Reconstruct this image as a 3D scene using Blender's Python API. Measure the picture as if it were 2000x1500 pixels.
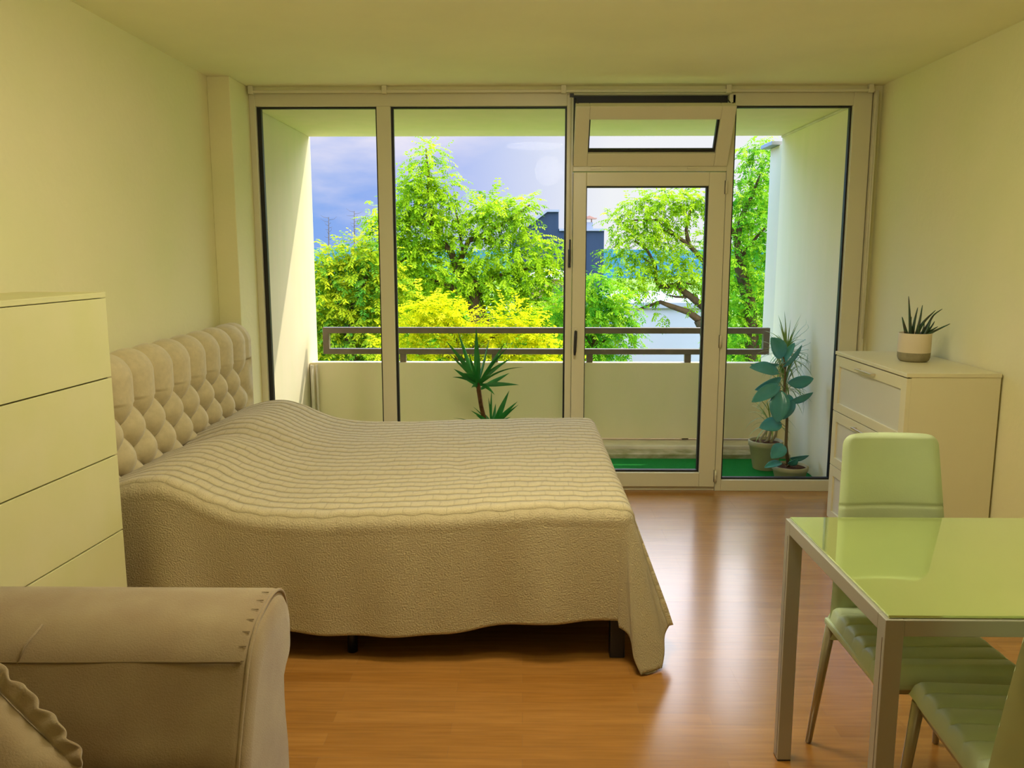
import bpy, bmesh, math, random
import numpy as np
from mathutils import Vector, Matrix, noise
R = math.radians
random.seed(7)
for o in list(bpy.data.objects): bpy.data.objects.remove(o)
scene = bpy.context.scene
COL = scene.collection

# ------------------------------------------------------------------ camera, view
F = 1640.0; PITCH = R(8.94); YAW = math.atan(22 / F); EYE = 1.52
cd = bpy.data.cameras.new('camera'); cam = bpy.data.objects.new('camera', cd); COL.objects.link(cam)
cam.location = (0, 0, EYE); cam.rotation_euler = (math.pi / 2 - PITCH, 0, YAW)
cd.sensor_fit = 'HORIZONTAL'; cd.sensor_width = 36; cd.lens = F / 2000 * 36
cd.clip_start = 0.05; cd.clip_end = 2000
scene.camera = cam
vs = scene.view_settings
vs.view_transform = 'Standard'; vs.look = 'None'; vs.gamma = 1; vs.exposure = 0.0
vs.use_curve_mapping = False

# ------------------------------------------------------------------ world sky (procedural clouds)
w = bpy.data.worlds.new('sky'); scene.world = w; w.use_nodes = True
nt = w.node_tree; nt.nodes.clear()
def wn(t, **k):
    n = nt.nodes.new(t)
    for a, b in k.items(): setattr(n, a, b)
    return n
L = nt.links.new
out = wn('ShaderNodeOutputWorld'); bg = wn('ShaderNodeBackground'); L(bg.outputs[0], out.inputs[0])
tc = wn('ShaderNodeTexCoord'); sep = wn('ShaderNodeSeparateXYZ'); L(tc.outputs['Generated'], sep.inputs[0])
mp = wn('ShaderNodeMapping'); mp.inputs['Scale'].default_value = (3.2, 3.2, 11.0); mp.inputs['Location'].default_value = (1.3, 0.2, 0.5)
L(tc.outputs['Generated'], mp.inputs[0])
nz = wn('ShaderNodeTexNoise'); nz.inputs['Scale'].default_value = 1.3; nz.inputs['Detail'].default_value = 6; nz.inputs['Roughness'].default_value = .5
L(mp.outputs[0], nz.inputs['Vector'])
# clear-sky colour goes from deep blue on the left to pale near the hidden sun on the right
mr = wn('ShaderNodeMapRange'); mr.inputs['From Min'].default_value = -0.3; mr.inputs['From Max'].default_value = 0.10
L(sep.outputs['X'], mr.inputs['Value'])
rp = wn('ShaderNodeValToRGB'); e = rp.color_ramp.elements
e[0].position = 0; e[0].color = (0.17, 0.38, 0.88, 1); e[1].position = 1; e[1].color = (0.94, 0.92, 0.97, 1)
k = e.new(.5); k.color = (0.42, 0.51, 0.94, 1)
L(mr.outputs[0], rp.inputs[0])
cr = wn('ShaderNodeMapRange'); cr.inputs['From Min'].default_value = .50; cr.inputs['From Max'].default_value = .74
L(nz.outputs['Fac'], cr.inputs['Value'])
mx = wn('ShaderNodeMix', data_type='RGBA'); mx.inputs['B'].default_value = (0.88, 0.82, 0.98, 1)
L(cr.outputs[0], mx.inputs['Factor']); L(rp.outputs[0], mx.inputs['A'])
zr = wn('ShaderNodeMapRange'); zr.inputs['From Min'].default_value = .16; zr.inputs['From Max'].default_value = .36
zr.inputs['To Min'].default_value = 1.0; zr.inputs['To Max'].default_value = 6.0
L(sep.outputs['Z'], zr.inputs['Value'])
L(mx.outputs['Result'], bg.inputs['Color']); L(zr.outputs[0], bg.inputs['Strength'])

# ------------------------------------------------------------------ sun
sd = bpy.data.lights.new('sun', 'SUN'); sun = bpy.data.objects.new('sun', sd); COL.objects.link(sun)
sd.energy = 3.7; sd.angle = R(.8); sd.color = (1.0, .90, .70)
sun.rotation_euler = Vector((-1.0, -1.0, -1.45)).to_track_quat('-Z', 'Y').to_euler()
sun.location = (8, 12, 12)

# ================================================================== helpers
def ray(px, py):
    x = (px - 1000) / F; y = (750 - py) / F
    d = (x, math.cos(PITCH) + y * math.sin(PITCH), -math.sin(PITCH) + y * math.cos(PITCH))
    c, s = math.cos(YAW), math.sin(YAW)
    return Vector((c * d[0] - s * d[1], s * d[0] + c * d[1], d[2]))
def at(px, py, Y):
    r = ray(px, py); return Vector((0, 0, EYE)) + r * (Y / r.y)

def tag(o, label=None, cat=None, group=None, kind=None):
    if label: o['label'] = label
    if cat: o['category'] = cat
    if group: o['group'] = group
    if kind: o['kind'] = kind
    return o
def empty(name, loc=(0, 0, 0), rz=0.0):
    o = bpy.data.objects.new(name, None); COL.objects.link(o)
    o.empty_display_size = .1; o.location = loc; o.rotation_euler = (0, 0, rz); return o
def thing(name, label, cat, loc=(0, 0, 0), rz=0, group=None):
    return tag(empty(name, loc, rz), label, cat, group)
def copy_tree(o, parent=None):
    c = o.copy(); COL.objects.link(c)
    c.parent = parent
    for ch in [x for x in bpy.data.objects if x.parent == o]: copy_tree(ch, c)
    return c

class MB:
    def __init__(s): s.bm = bmesh.new()
    def box(s, a, b, bev=0.0, seg=2, rot=None, piv=None):
        x0, y0, z0 = a; x1, y1, z1 = b
        t = bmesh.new(); bmesh.ops.create_cube(t, size=1)
        for v in t.verts:
            v.co = Vector(((x0 + x1) / 2 + v.co.x * (x1 - x0), (y0 + y1) / 2 + v.co.y * (y1 - y0), (z0 + z1) / 2 + v.co.z * (z1 - z0)))
        if bev: bmesh.ops.bevel(t, geom=list(t.edges), offset=bev, segments=seg, affect='EDGES', profile=.5)
        if rot is not None:
            p = Vector(piv) if piv else Vector(((x0 + x1) / 2, (y0 + y1) / 2, (z0 + z1) / 2))
            for v in t.verts: v.co = rot @ (v.co - p) + p
        return s.add(t)
    def add(s, t):
        vm = {}
        for v in t.verts: vm[v] = s.bm.verts.new(v.co)
        for f in t.faces:
            try:
                nf = s.bm.faces.new([vm[v] for v in f.verts]); nf.smooth = f.smooth
            except ValueError: pass
        t.free(); return s
    def tube(s, pts, rad, n=10, caps=True, smooth=True):
        pts = [Vector(p) for p in pts]
        if not hasattr(rad, '__len__'): rad = [rad] * len(pts)
        rings = []; up = None
        for i, p in enumerate(pts):
            d = (pts[min(i + 1, len(pts) - 1)] - pts[max(i - 1, 0)])
            d = d.normalized() if d.length > 1e-9 else Vector((0, 0, 1))
            if up is None:
                up = Vector((1, 0, 0)) if abs(d.z) > .8 else Vector((0, 0, 1))
            u = (up - d * up.dot(d)).normalized(); up = u; vv = d.cross(u)
            rings.append([s.bm.verts.new(p + (u * math.cos(2 * math.pi * j / n) + vv * math.sin(2 * math.pi * j / n)) * rad[i]) for j in range(n)])
        for a, b in zip(rings, rings[1:]):
            for j in range(n):
                f = s.bm.faces.new([a[j], a[(j + 1) % n], b[(j + 1) % n], b[j]]); f.smooth = smooth
        if caps:
            s.bm.faces.new(rings[0][::-1]); s.bm.faces.new(rings[-1])
        return s
    def lathe(s, prof, c=(0, 0, 0), n=40, smooth=True):
        rings = []
        for r, z in prof:
            r = max(r, 1e-4)
            rings.append([s.bm.verts.new((c[0] + r * math.cos(2 * math.pi * j / n), c[1] + r * math.sin(2 * math.pi * j / n), c[2] + z)) for j in range(n)])
        for a, b in zip(rings, rings[1:]):
            for j in range(n):
                f = s.bm.faces.new([a[j], a[(j + 1) % n], b[(j + 1) % n], b[j]]); f.smooth = smooth
        return s
    def prism(s, poly, axis, a, b, bev=0.0):
        """poly: 2-D points; axis 'x' -> (y,z) extruded in x, 'y' -> (x,z), 'z' -> (x,y)"""
        t = bmesh.new()
        def P(p, q):
            return {'x': (q, p[0], p[1]), 'y': (p[0], q, p[1]), 'z': (p[0], p[1], q)}[axis]
        A = [t.verts.new(P(p, a)) for p in poly]; B = [t.verts.new(P(p, b)) for p in poly]
        t.faces.new(A); t.faces.new(B[::-1]); n = len(poly)
        for i in range(n): t.faces.new([A[i], B[i], B[(i + 1) % n], A[(i + 1) % n]])
        bmesh.ops.recalc_face_normals(t, faces=t.faces)
        if bev: bmesh.ops.bevel(t, geom=list(t.edges), offset=bev, segments=2, affect='EDGES', profile=.5)
        return s.add(t)
    def frame(s, x0, x1, z0, z1, y0, y1, wl, wr=None, wb=None, wt=None, bev=0.0):
        """a rectangular frame in the XZ plane made of mitred-free bars"""
        wr = wl if wr is None else wr; wb = wl if wb is None else wb; wt = wl if wt is None else wt
        s.box((x0, y0, z0), (x0 + wl, y1, z1), bev); s.box((x1 - wr, y0, z0), (x1, y1, z1), bev)
        s.box((x0 + wl, y0, z0), (x1 - wr, y1, z0 + wb), bev); s.box((x0 + wl, y0, z1 - wt), (x1 - wr, y1, z1), bev)
        return s
    def grid(s, fn, nu, nv, smooth=True, uv=None):
        vs_ = [[s.bm.verts.new(fn(i / nu, j / nv)) for j in range(nv + 1)] for i in range(nu + 1)]
        for i in range(nu):
            for j in range(nv):
                f = s.bm.faces.new([vs_[i][j], vs_[i + 1][j], vs_[i + 1][j + 1], vs_[i][j + 1]]); f.smooth = smooth
        return s
    def build(s, name, m, parent=None, smooth_angle=None, normals=True):
        if normals: bmesh.ops.recalc_face_normals(s.bm, faces=s.bm.faces)
        me = bpy.data.meshes.new(name); s.bm.to_mesh(me); s.bm.free()
        me.materials.append(m)
        o = bpy.data.objects.new(name, me); COL.objects.link(o)
        if parent: o.parent = parent
        return o
def shade(o, sub=0, angle=None):
    for p in o.data.polygons: p.use_smooth = True
    if sub:
        md = o.modifiers.new('subdivision', 'SUBSURF'); md.levels = sub; md.render_levels = sub
    return o

# ------------------------------------------------------------------ materials
MATS = {}
def mat(name, col, rough=.6, spec=.5, metal=0, noise_amt=0, noise_scale=6, bump=0, bump_scale=60, coat=0, coat_rough=.1, sheen=0, vec='Object', stretch=(1, 1, 1), col2=None, bump_dist=.002):
    if name in MATS: return MATS[name]
    m = bpy.data.materials.new(name); m.use_nodes = True; t = m.node_tree
    b = t.nodes['Principled BSDF']
    b.inputs['Base Color'].default_value = (*col, 1); b.inputs['Roughness'].default_value = rough
    b.inputs['Specular IOR Level'].default_value = spec; b.inputs['Metallic'].default_value = metal
    b.inputs['Coat Weight'].default_value = coat; b.inputs['Coat Roughness'].default_value = coat_rough
    b.inputs['Sheen Weight'].default_value = sheen
    c = t.nodes.new('ShaderNodeTexCoord'); mpn = t.nodes.new('ShaderNodeMapping'); mpn.inputs['Scale'].default_value = stretch
    t.links.new(c.outputs[vec], mpn.inputs[0])
    if noise_amt:
        n = t.nodes.new('ShaderNodeTexNoise'); n.inputs['Scale'].default_value = noise_scale; n.inputs['Detail'].default_value = 4
        t.links.new(mpn.outputs[0], n.inputs['Vector'])
        r = t.nodes.new('ShaderNodeMapRange'); r.inputs['From Min'].default_value = .32; r.inputs['From Max'].default_value = .68
        t.links.new(n.outputs['Fac'], r.inputs['Value'])
        mm = t.nodes.new('ShaderNodeMix'); mm.data_type = 'RGBA'
        c2 = col2 or tuple(x * (1 - noise_amt) for x in col)
        mm.inputs['A'].default_value = (*col, 1); mm.inputs['B'].default_value = (*c2, 1)
        t.links.new(r.outputs[0], mm.inputs['Factor']); t.links.new(mm.outputs['Result'], b.inputs['Base Color'])
    if bump:
        n = t.nodes.new('ShaderNodeTexNoise'); n.inputs['Scale'].default_value = bump_scale; n.inputs['Detail'].default_value = 5
        t.links.new(mpn.outputs[0], n.inputs['Vector'])
        bn = t.nodes.new('ShaderNodeBump'); bn.inputs['Strength'].default_value = bump; bn.inputs['Distance'].default_value = bump_dist
        t.links.new(n.outputs['Fac'], bn.inputs['Height']); t.links.new(bn.outputs[0], b.inputs['Normal'])
    MATS[name] = m; return m

M = {}
M['wall'] = mat('wall_paint', (.81, .74, .44), .75, .3, noise_amt=.1, noise_scale=1.7, col2=(.76, .73, .39), bump=.5, bump_scale=28, bump_dist=.004)
M['ceiling'] = mat('ceiling_paint', (.95, .90, .60), .8, .3, noise_amt=.08, noise_scale=1.3, bump=.25, bump_scale=30, bump_dist=.003)
M['upvc'] = mat('window_plastic', (.68, .63, .43), .32, .5)
M['seal'] = mat('black_rubber', (.008, .006, .008), .5)
M['blackmetal'] = mat('dark_hardware', (.02, .015, .015), .4)
M['concrete'] = mat('painted_concrete', (.93, .80, .55), .85, .2, noise_amt=.2, noise_scale=2.2, col2=(.88, .78, .50), bump=.4, bump_scale=25, stretch=(3, 3, .6))
M['concrete_dirty'] = mat('weathered_concrete', (.60, .50, .34), .9, .2, noise_amt=.5, noise_scale=9, col2=(.28, .25, .10), bump=.6, bump_scale=40, stretch=(1, 1, 2))
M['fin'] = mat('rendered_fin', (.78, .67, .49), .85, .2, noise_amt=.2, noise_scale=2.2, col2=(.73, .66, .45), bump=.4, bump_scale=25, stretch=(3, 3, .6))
M['ledge'] = mat('pale_ledge_stone', (.88, .76, .62), .85, .2, noise_amt=.2, noise_scale=7)
M['rail'] = mat('brown_painted_steel', (.21, .155, .115), .45, .5, noise_amt=.2, noise_scale=14)
M['turf'] = mat('green_turf', (.015, .26, .04), .9, .1, noise_amt=.4, noise_scale=60, col2=(.015, .22, .03), bump=1, bump_scale=300, bump_dist=.01)
M['white_lacquer'] = mat('cream_lacquer', (.74, .68, .42), .38, .5, noise_amt=.04, noise_scale=3)
M['chestwhite'] = mat('cream_foil', (.70, .66, .36), .5, .4, noise_amt=.07, noise_scale=4, col2=(.66, .64, .30))
M['dark_gap'] = mat('cabinet_inside', (.10, .08, .04), .8)
M['frosted'] = mat('frosted_panel', (.66, .64, .50), .28, .5)
M['chrome'] = mat('brushed_steel', (.75, .68, .55), .25, .5, metal=1)
M['headboard'] = mat('headboard_velvet', (.60, .50, .29), .85, .2, sheen=.3, noise_amt=.12, noise_scale=40, bump=.3, bump_scale=300)
M['sofa'] = mat('sofa_velour', (.36, .275, .155), .9, .15, sheen=.35, noise_amt=.25, noise_scale=7, col2=(.30, .21, .115), bump=.5, bump_scale=250)
M['bedleg'] = mat('black_plastic', (.006, .006, .01), .4)
M['bedbase'] = mat('bed_base_fabric', (.03, .022, .012), .95, .1)
M['table_metal'] = mat('grey_table_metal', (.42, .40, .34), .38, .5, metal=.25)
M['leg_metal'] = mat('chair_leg_metal', (.38, .33, .20), .35, .5, metal=.5)
M['chair'] = mat('pale_leatherette', (.56, .66, .40), .42, .5, noise_amt=.06, noise_scale=9, bump=.15, bump_scale=200)
M['soil'] = mat('reddish_soil', (.14, .06, .025), .95, .1, noise_amt=.5, noise_scale=40, bump=1, bump_scale=60, bump_dist=.01)
M['terracotta'] = mat('beige_pot_clay', (.50, .41, .22), .8, .2, noise_amt=.15, noise_scale=8)
M['potwhite'] = mat('cream_ceramic', (.66, .55, .37), .6, .4)
M['potgrey'] = mat('grey_cement', (.30, .26, .15), .85, .2, noise_amt=.2, noise_scale=40)
M['aloe'] = mat('aloe_leaf', (.018, .085, .03), .45, .5, noise_amt=.5, noise_scale=25, col2=(.05, .04, .02))
M['yucca'] = mat('yucca_leaf', (.010, .14, .02), .35, .5, noise_amt=.4, noise_scale=12, col2=(.03, .22, .035))
M['yucca_trunk'] = mat('yucca_bark', (.17, .07, .025), .9, .2, noise_amt=.5, noise_scale=45, bump=1, bump_scale=50, bump_dist=.01)
M['rubber'] = mat('rubber_plant_leaf', (.06, .27, .19), .2, .6, noise_amt=.3, noise_scale=7, col2=(.09, .34, .36))
M['rubber_stem'] = mat('rubber_plant_stem', (.16, .10, .04), .8, .2)
M['dracaena'] = mat('dracaena_leaf', (.13, .30, .05), .4, .4, noise_amt=.4, noise_scale=9, col2=(.30, .34, .08))
M['dracaena_stem'] = mat('dracaena_stem', (.42, .34, .18), .8, .2)
M['bark'] = mat('tree_bark', (.13, .085, .035), .9, .2, noise_amt=.4, noise_scale=12, bump=.6, bump_scale=30, bump_dist=.02)
M['darkcladding'] = mat('blue_black_cladding', (.022, .045, .085), .6, .3, noise_amt=.15, noise_scale=.6, stretch=(6, 6, .4))
M['roof_edge'] = mat('grey_roof_trim', (.30, .33, .38), .6)
M['greybuilding'] = mat('pale_grey_roofing', (.42, .45, .50), .8, .2, noise_amt=.08, noise_scale=.3)
M['pinkwall'] = mat('dusty_pink_render', (.50, .28, .20), .9, .2, noise_amt=.2, noise_scale=1)
M['darkroof'] = mat('dark_slate_roof', (.05, .075, .08), .8, .2)
M['ground'] = mat('grass_ground', (.12, .22, .05), .95, .1, noise_amt=.4, noise_scale=.15, col2=(.2, .3, .06))
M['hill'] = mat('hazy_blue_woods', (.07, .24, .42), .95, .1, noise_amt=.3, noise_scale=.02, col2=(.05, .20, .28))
M['lampglass'] = None

def glass_mat(name, tint=(1, 1, 1), refl=1.0, rough=0.0):
    m = bpy.data.materials.new(name); m.use_nodes = True; t = m.node_tree; t.nodes.clear()
    o = t.nodes.new('ShaderNodeOutputMaterial'); mixn = t.nodes.new('ShaderNodeMixShader')
    tr = t.nodes.new('ShaderNodeBsdfTransparent'); tr.inputs[0].default_value = (*tint, 1)
    gl = t.nodes.new('ShaderNodeBsdfGlossy'); gl.inputs['Roughness'].default_value = rough
    fr = t.nodes.new('ShaderNodeFresnel'); fr.inputs[0].default_value = 1.45
    ml = t.nodes.new('ShaderNodeMath'); ml.operation = 'MULTIPLY'; ml.inputs[1].default_value = refl
    t.links.new(fr.outputs[0], ml.inputs[0]); t.links.new(ml.outputs[0], mixn.inputs[0])
    t.links.new(tr.outputs[0], mixn.inputs[1]); t.links.new(gl.outputs[0], mixn.inputs[2]); t.links.new(mixn.outputs[0], o.inputs[0])
    return m
M['glass'] = glass_mat('window_glass', (.97, .99, .98), .04)

def floor_mat():
    m = bpy.data.materials.new('laminate_planks'); m.use_nodes = True; t = m.node_tree; b = t.nodes['Principled BSDF']
    c = t.nodes.new('ShaderNodeTexCoord')
    br = t.nodes.new('ShaderNodeTexBrick'); br.inputs['Scale'].default_value = 1
    br.offset = .37; br.offset_frequency = 2; br.inputs['Brick Width'].default_value = .62; br.inputs['Row Height'].default_value = .065
    br.inputs['Mortar Size'].default_value = .0006; br.inputs['Bias'].default_value = 0
    br.inputs['Color1'].default_value = (.41, .18, .036, 1); br.inputs['Color2'].default_value = (.34, .142, .025, 1); br.inputs['Mortar'].default_value = (.30, .14, .04, 1)
    t.links.new(c.outputs['Object'], br.inputs['Vector'])
    mpn = t.nodes.new('ShaderNodeMapping'); mpn.inputs['Scale'].default_value = (2.2, 34, 1); t.links.new(c.outputs['Object'], mpn.inputs[0])
    n = t.nodes.new('ShaderNodeTexNoise'); n.inputs['Scale'].default_value = 2.0; n.inputs['Detail'].default_value = 6; t.links.new(mpn.outputs[0], n.inputs['Vector'])
    r = t.nodes.new('ShaderNodeMapRange'); r.inputs['From Min'].default_value = .3; r.inputs['From Max'].default_value = .7; r.inputs['To Min'].default_value = .86; r.inputs['To Max'].default_value = 1.12
    t.links.new(n.outputs['Fac'], r.inputs['Value'])
    mm = t.nodes.new('ShaderNodeMix'); mm.data_type = 'RGBA'; mm.blend_type = 'MULTIPLY'; mm.inputs['Factor'].default_value = 1
    t.links.new(br.outputs['Color'], mm.inputs['A']); t.links.new(r.outputs[0], mm.inputs['B'])
    t.links.new(mm.outputs['Result'], b.inputs['Base Color'])
    b.inputs['Roughness'].default_value = .24; b.inputs['Specular IOR Level'].default_value = .8
    b.inputs['Coat Weight'].default_value = .4; b.inputs['Coat Roughness'].default_value = .16
    # long plank joints
    w2 = t.nodes.new('ShaderNodeTexBrick'); w2.inputs['Scale'].default_value = 1; w2.offset = .4; w2.inputs['Brick Width'].default_value = 1.28; w2.inputs['Row Height'].default_value = .195
    w2.inputs['Mortar Size'].default_value = .0012; t.links.new(c.outputs['Object'], w2.inputs['Vector'])
    bn = t.nodes.new('ShaderNodeBump'); bn.invert = True; bn.inputs['Strength'].default_value = .4; bn.inputs['Distance'].default_value = .0015
    t.links.new(w2.outputs['Fac'], bn.inputs['Height']); t.links.new(bn.outputs[0], b.inputs['Normal'])
    return m
M['floor'] = floor_mat()

def spread_mat():
    """knitted bedspread: wavy stitched ribs running along the bed, from the cloth's own UVs (metres)"""
    m = bpy.data.materials.new('quilted_bedspread'); m.use_nodes = True; t = m.node_tree; b = t.nodes['Principled BSDF']
    N = t.nodes.new; K = t.links.new
    uv = N('ShaderNodeUVMap'); uv.uv_map = 'cloth'
    sp = N('ShaderNodeSeparateXYZ'); K(uv.outputs[0], sp.inputs[0])
    def math_(op, a, b_=None, c_=None):
        n = N('ShaderNodeMath'); n.operation = op
        for i, v in enumerate((a, b_, c_)):
            if v is None: continue
            if isinstance(v, (int, float)): n.inputs[i].default_value = v
            else: K(v, n.inputs[i])
        return n.outputs[0]
    wob = N('ShaderNodeTexNoise'); wob.inputs['Scale'].default_value = 7; wob.inputs['Detail'].default_value = 2; K(uv.outputs[0], wob.inputs['Vector'])
    sx = math_('MULTIPLY', math_('SINE', math_('MULTIPLY', sp.outputs[0], 2 * math.pi / .11)), .0035)
    yy = math_('ADD', math_('ADD', sp.outputs[1], sx), math_('MULTIPLY', wob.outputs['Fac'], .02))
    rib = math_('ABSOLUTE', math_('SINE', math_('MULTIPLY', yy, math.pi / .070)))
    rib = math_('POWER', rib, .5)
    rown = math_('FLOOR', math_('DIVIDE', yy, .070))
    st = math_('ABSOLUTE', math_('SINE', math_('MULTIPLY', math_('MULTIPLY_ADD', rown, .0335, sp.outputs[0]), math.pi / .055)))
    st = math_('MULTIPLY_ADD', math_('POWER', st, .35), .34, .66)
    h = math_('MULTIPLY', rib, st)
    # ribs fade out on the near hanging side, whose darker tone is painted shade
    fld = N('ShaderNodeMapRange'); fld.inputs['From Min'].default_value = 2.92; fld.inputs['From Max'].default_value = 3.06
    K(sp.outputs[1], fld.inputs['Value'])
    h = math_('ADD', math_('MULTIPLY', h, fld.outputs[0]), math_('MULTIPLY', math_('SUBTRACT', 1.0, fld.outputs[0]), .55))
    fine = N('ShaderNodeTexNoise'); fine.inputs['Scale'].default_value = 160; fine.inputs['Detail'].default_value = 3; K(uv.outputs[0], fine.inputs['Vector'])
    h = math_('ADD', h, math_('MULTIPLY', fine.outputs['Fac'], .35))
    bn = N('ShaderNodeBump'); bn.inputs['Strength'].default_value = .9; bn.inputs['Distance'].default_value = .016
    K(h, bn.inputs['Height']); K(bn.outputs[0], b.inputs['Normal'])
    mm = N('ShaderNodeMix'); mm.data_type = 'RGBA'; mm.inputs['A'].default_value = (.28, .215, .095, 1); mm.inputs['B'].default_value = (.58, .485, .285, 1)  # colour follows the relief, so groove shade is painted in besides the bump
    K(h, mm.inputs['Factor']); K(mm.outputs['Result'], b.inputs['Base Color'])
    b.inputs['Roughness'].default_value = .9; b.inputs['Specular IOR Level'].default_value = .15; b.inputs['Sheen Weight'].default_value = .2
    return m
M['spread'] = spread_mat()

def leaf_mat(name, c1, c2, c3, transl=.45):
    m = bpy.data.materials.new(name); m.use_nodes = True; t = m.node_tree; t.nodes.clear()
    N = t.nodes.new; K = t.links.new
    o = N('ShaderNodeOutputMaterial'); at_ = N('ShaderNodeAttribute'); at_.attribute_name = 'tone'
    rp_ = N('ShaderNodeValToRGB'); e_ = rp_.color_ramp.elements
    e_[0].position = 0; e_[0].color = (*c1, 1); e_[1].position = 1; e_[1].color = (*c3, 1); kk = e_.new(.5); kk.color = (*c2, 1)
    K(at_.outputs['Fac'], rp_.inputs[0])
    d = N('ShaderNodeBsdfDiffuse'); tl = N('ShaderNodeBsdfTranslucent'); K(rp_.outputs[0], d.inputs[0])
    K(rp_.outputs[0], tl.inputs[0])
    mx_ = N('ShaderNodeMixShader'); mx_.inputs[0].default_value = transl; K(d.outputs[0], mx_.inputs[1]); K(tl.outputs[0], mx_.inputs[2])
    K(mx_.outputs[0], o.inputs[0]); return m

# ================================================================== room shell
YW = 5.25           # room face of the window frame
XL, XR = -1.79, 2.14; CH = 2.5; YB = -2.6
MB().box((XL - .2, YB - .2, -.2), (XR + .2, YW + .1, 0)).build('floor', M['floor'])
MB().box((XL - .2, YB - .2, CH), (XR + .2, YW + .1, CH + .2)).build('ceiling', M['ceiling'])
MB().box((XL - .2, YB - .2, 0), (XL, YW + .1, CH)).build('wall_left', M['wall'])
MB().box((XR, YB - .2, 0), (XR + .2, YW + .1, CH)).build('wall_right', M['wall'])
MB().box((XL, YB - .2, 0), (XR, YB, CH)).build('wall_rear', M['wall'])
MB().box((XL, 4.92, 0), (-1.66, YW + .1, CH), .004).build('wall_window_pilaster', M['wall'])
for n in ('floor', 'ceiling', 'wall_left', 'wall_right', 'wall_rear', 'wall_window_pilaster'):
    bpy.data.objects[n]['kind'] = 'structure'

# ---- window wall: fixed outer frame with mullions
Y0, Y1 = YW, YW + .075
f = MB()
f.box((-1.66, Y0, 0), (-1.622, Y1, 2.47), .003)            # left jamb
f.box((1.975, Y0, 0), (2.085, Y1, 2.47), .003)             # right jamb
f.box((-1.622, Y0, 2.388), (.262, Y1, 2.47), .003)         # head
f.box((1.252, Y0, 2.388), (1.975, Y1, 2.47), .003)
f.box((.262, Y0 - .002, 2.452), (1.252, Y1, 2.47), .002)
f.box((-.889, Y0, .07), (-.805, Y1, 2.388), .003)          # mullions
f.box((.262, Y0, 0), (.300, Y1, 2.452), .003)
f.box((1.232, Y0, 0), (1.272, Y1, 2.452), .003)
f.box((.300, Y0, 2.003), (1.232, Y1, 2.042), .003)         # transom
f.box((-1.622, Y0, 0), (.262, Y1, .072), .003)             # bottom rails
f.box((1.272, Y0, 0), (1.975, Y1, .072), .003)
f.box((.300, Y0 + .012, 0), (1.232, Y1, .028), .003)
tag(f.build('trim_1', M['upvc']), kind='structure')
f = MB().box((2.09, YW - .03, 0), (2.112, YW + .03, 2.47), .003)
tag(f.build('trim_2', M['upvc']), kind='structure')
# plaster reveal strips closing the wall around the frame
f = MB(); f.box((2.112, YW, 0), (XR, YW + .09, CH)); f.box((-1.66, YW, 2.47), (2.112, YW + .09, CH)); f.box((2.085, YW + .03, 0), (2.112, YW + .09, 2.47))
tag(f.build('wall_window', M['wall']), kind='structure')

def fixed_window(name, x0, x1, z0=.072, z1=2.388, wide_left=.012):
    r = tag(empty(name, ((x0 + x1) / 2, YW, z0)), kind='structure')
    ox, oy, oz = r.location
    s = MB().frame(x0 - ox, x1 - ox, z0 - oz, z1 - oz, .026, .056, wide_left, .010, .011, .010)
    s.build('glazing_seal', M['seal'], r)
    g = MB().box((x0 - ox + .006, .038, z0 - oz + .006), (x1 - ox - .006, .044, z1 - oz - .006)); g.build('pane', M['glass'], r)
fixed_window('window_1', -1.622, -.889, wide_left=.026)
fixed_window('window_2', -.805, .262, wide_left=.014)
fixed_window('window_3', 1.272, 1.975)

# ---- balcony door
d = tag(empty('door_1', (.303, YW, .03)), kind='structure')
dx0, dx1, dz0, dz1 = 0, .925, 0, 1.968
f = MB().frame(dx0, dx1, dz0, dz1, -.012, .055, .080, .100, .093, .082, .004); f.build('door_frame', M['upvc'], d)
s = MB().frame(.080, .825, .093, 1.886, .012, .045, .006, .012, .012, .008); s.build('glazing_seal', M['seal'], d)
MB().box((.083, .026, .096), (.822, .032, 1.883)).build('pane', M['glass'], d)
h = MB(); h.box((.012, -.03, .90), (.034, -.012, 1.02), .004); h.build('handle_plate', M['upvc'], d)
hx = MB(); hx.tube([(.023, -.025, 1.0), (.023, -.055, 1.0)], .008, 8); hx.tube([(.023, -.055, 1.005), (.021, -.062, .97), (.018, -.062, .88), (.017, -.058, .855)], [.009, .010, .009, .006], 8)
hx.build('handle', M['blackmetal'], d)
for zz in (.035, .90, 1.84):
    hh = MB(); hh.tube([(.928, -.018, zz), (.928, -.018, zz + .075)], .0075, 8); hh.build('hinge', M['upvc'], d)
    hh = MB(); hh.box((.9175, -.014, zz - .003), (.9215, -.0115, zz + .078)); hh.build('hinge_gap', M['blackmetal'], d)

# ---- bottom-hung vent sash, tilted into the room
wv = tag(empty('window_4', (.302, YW, 2.035)), kind='structure')
sash = empty('vent_sash'); sash.parent = wv; sash.rotation_euler = (R(30), 0, 0); sash.location = (0, 0, .002)
MB().frame(0, .930, 0, .370, -.012, .045, .083, .083, .083, .080, .004).build('sash_frame', M['upvc'], sash)
MB().frame(.083, .847, .083, .290, .010, .040, .008, .012, .012, .004).build('sash_seal', M['seal'], sash)
MB().box((.086, .022, .086), (.844, .028, .287)).build('pane', M['glass'], sash)
MB().frame(-.001, .9295, .0, .417, .040, .060, .014, .014, .002, .050).build('rebate_gasket', M['seal'], wv)
for xx in (.105, .69):
    MB().box((xx, -.006, -.018), (xx + .065, .0, -.004), .002).build('hinge_cover', M['upvc'], wv)
for xx in (.012, .915):
    a = MB(); a.box((xx - .006, -.155, .315), (xx + .008, -.130, .345), .003); a.tube([(xx, -.14, .33), (xx, -.05, .37), (xx, .03, .40)], .004, 8)
    a.build('stay_arm', M['blackmetal'], wv)
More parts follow.
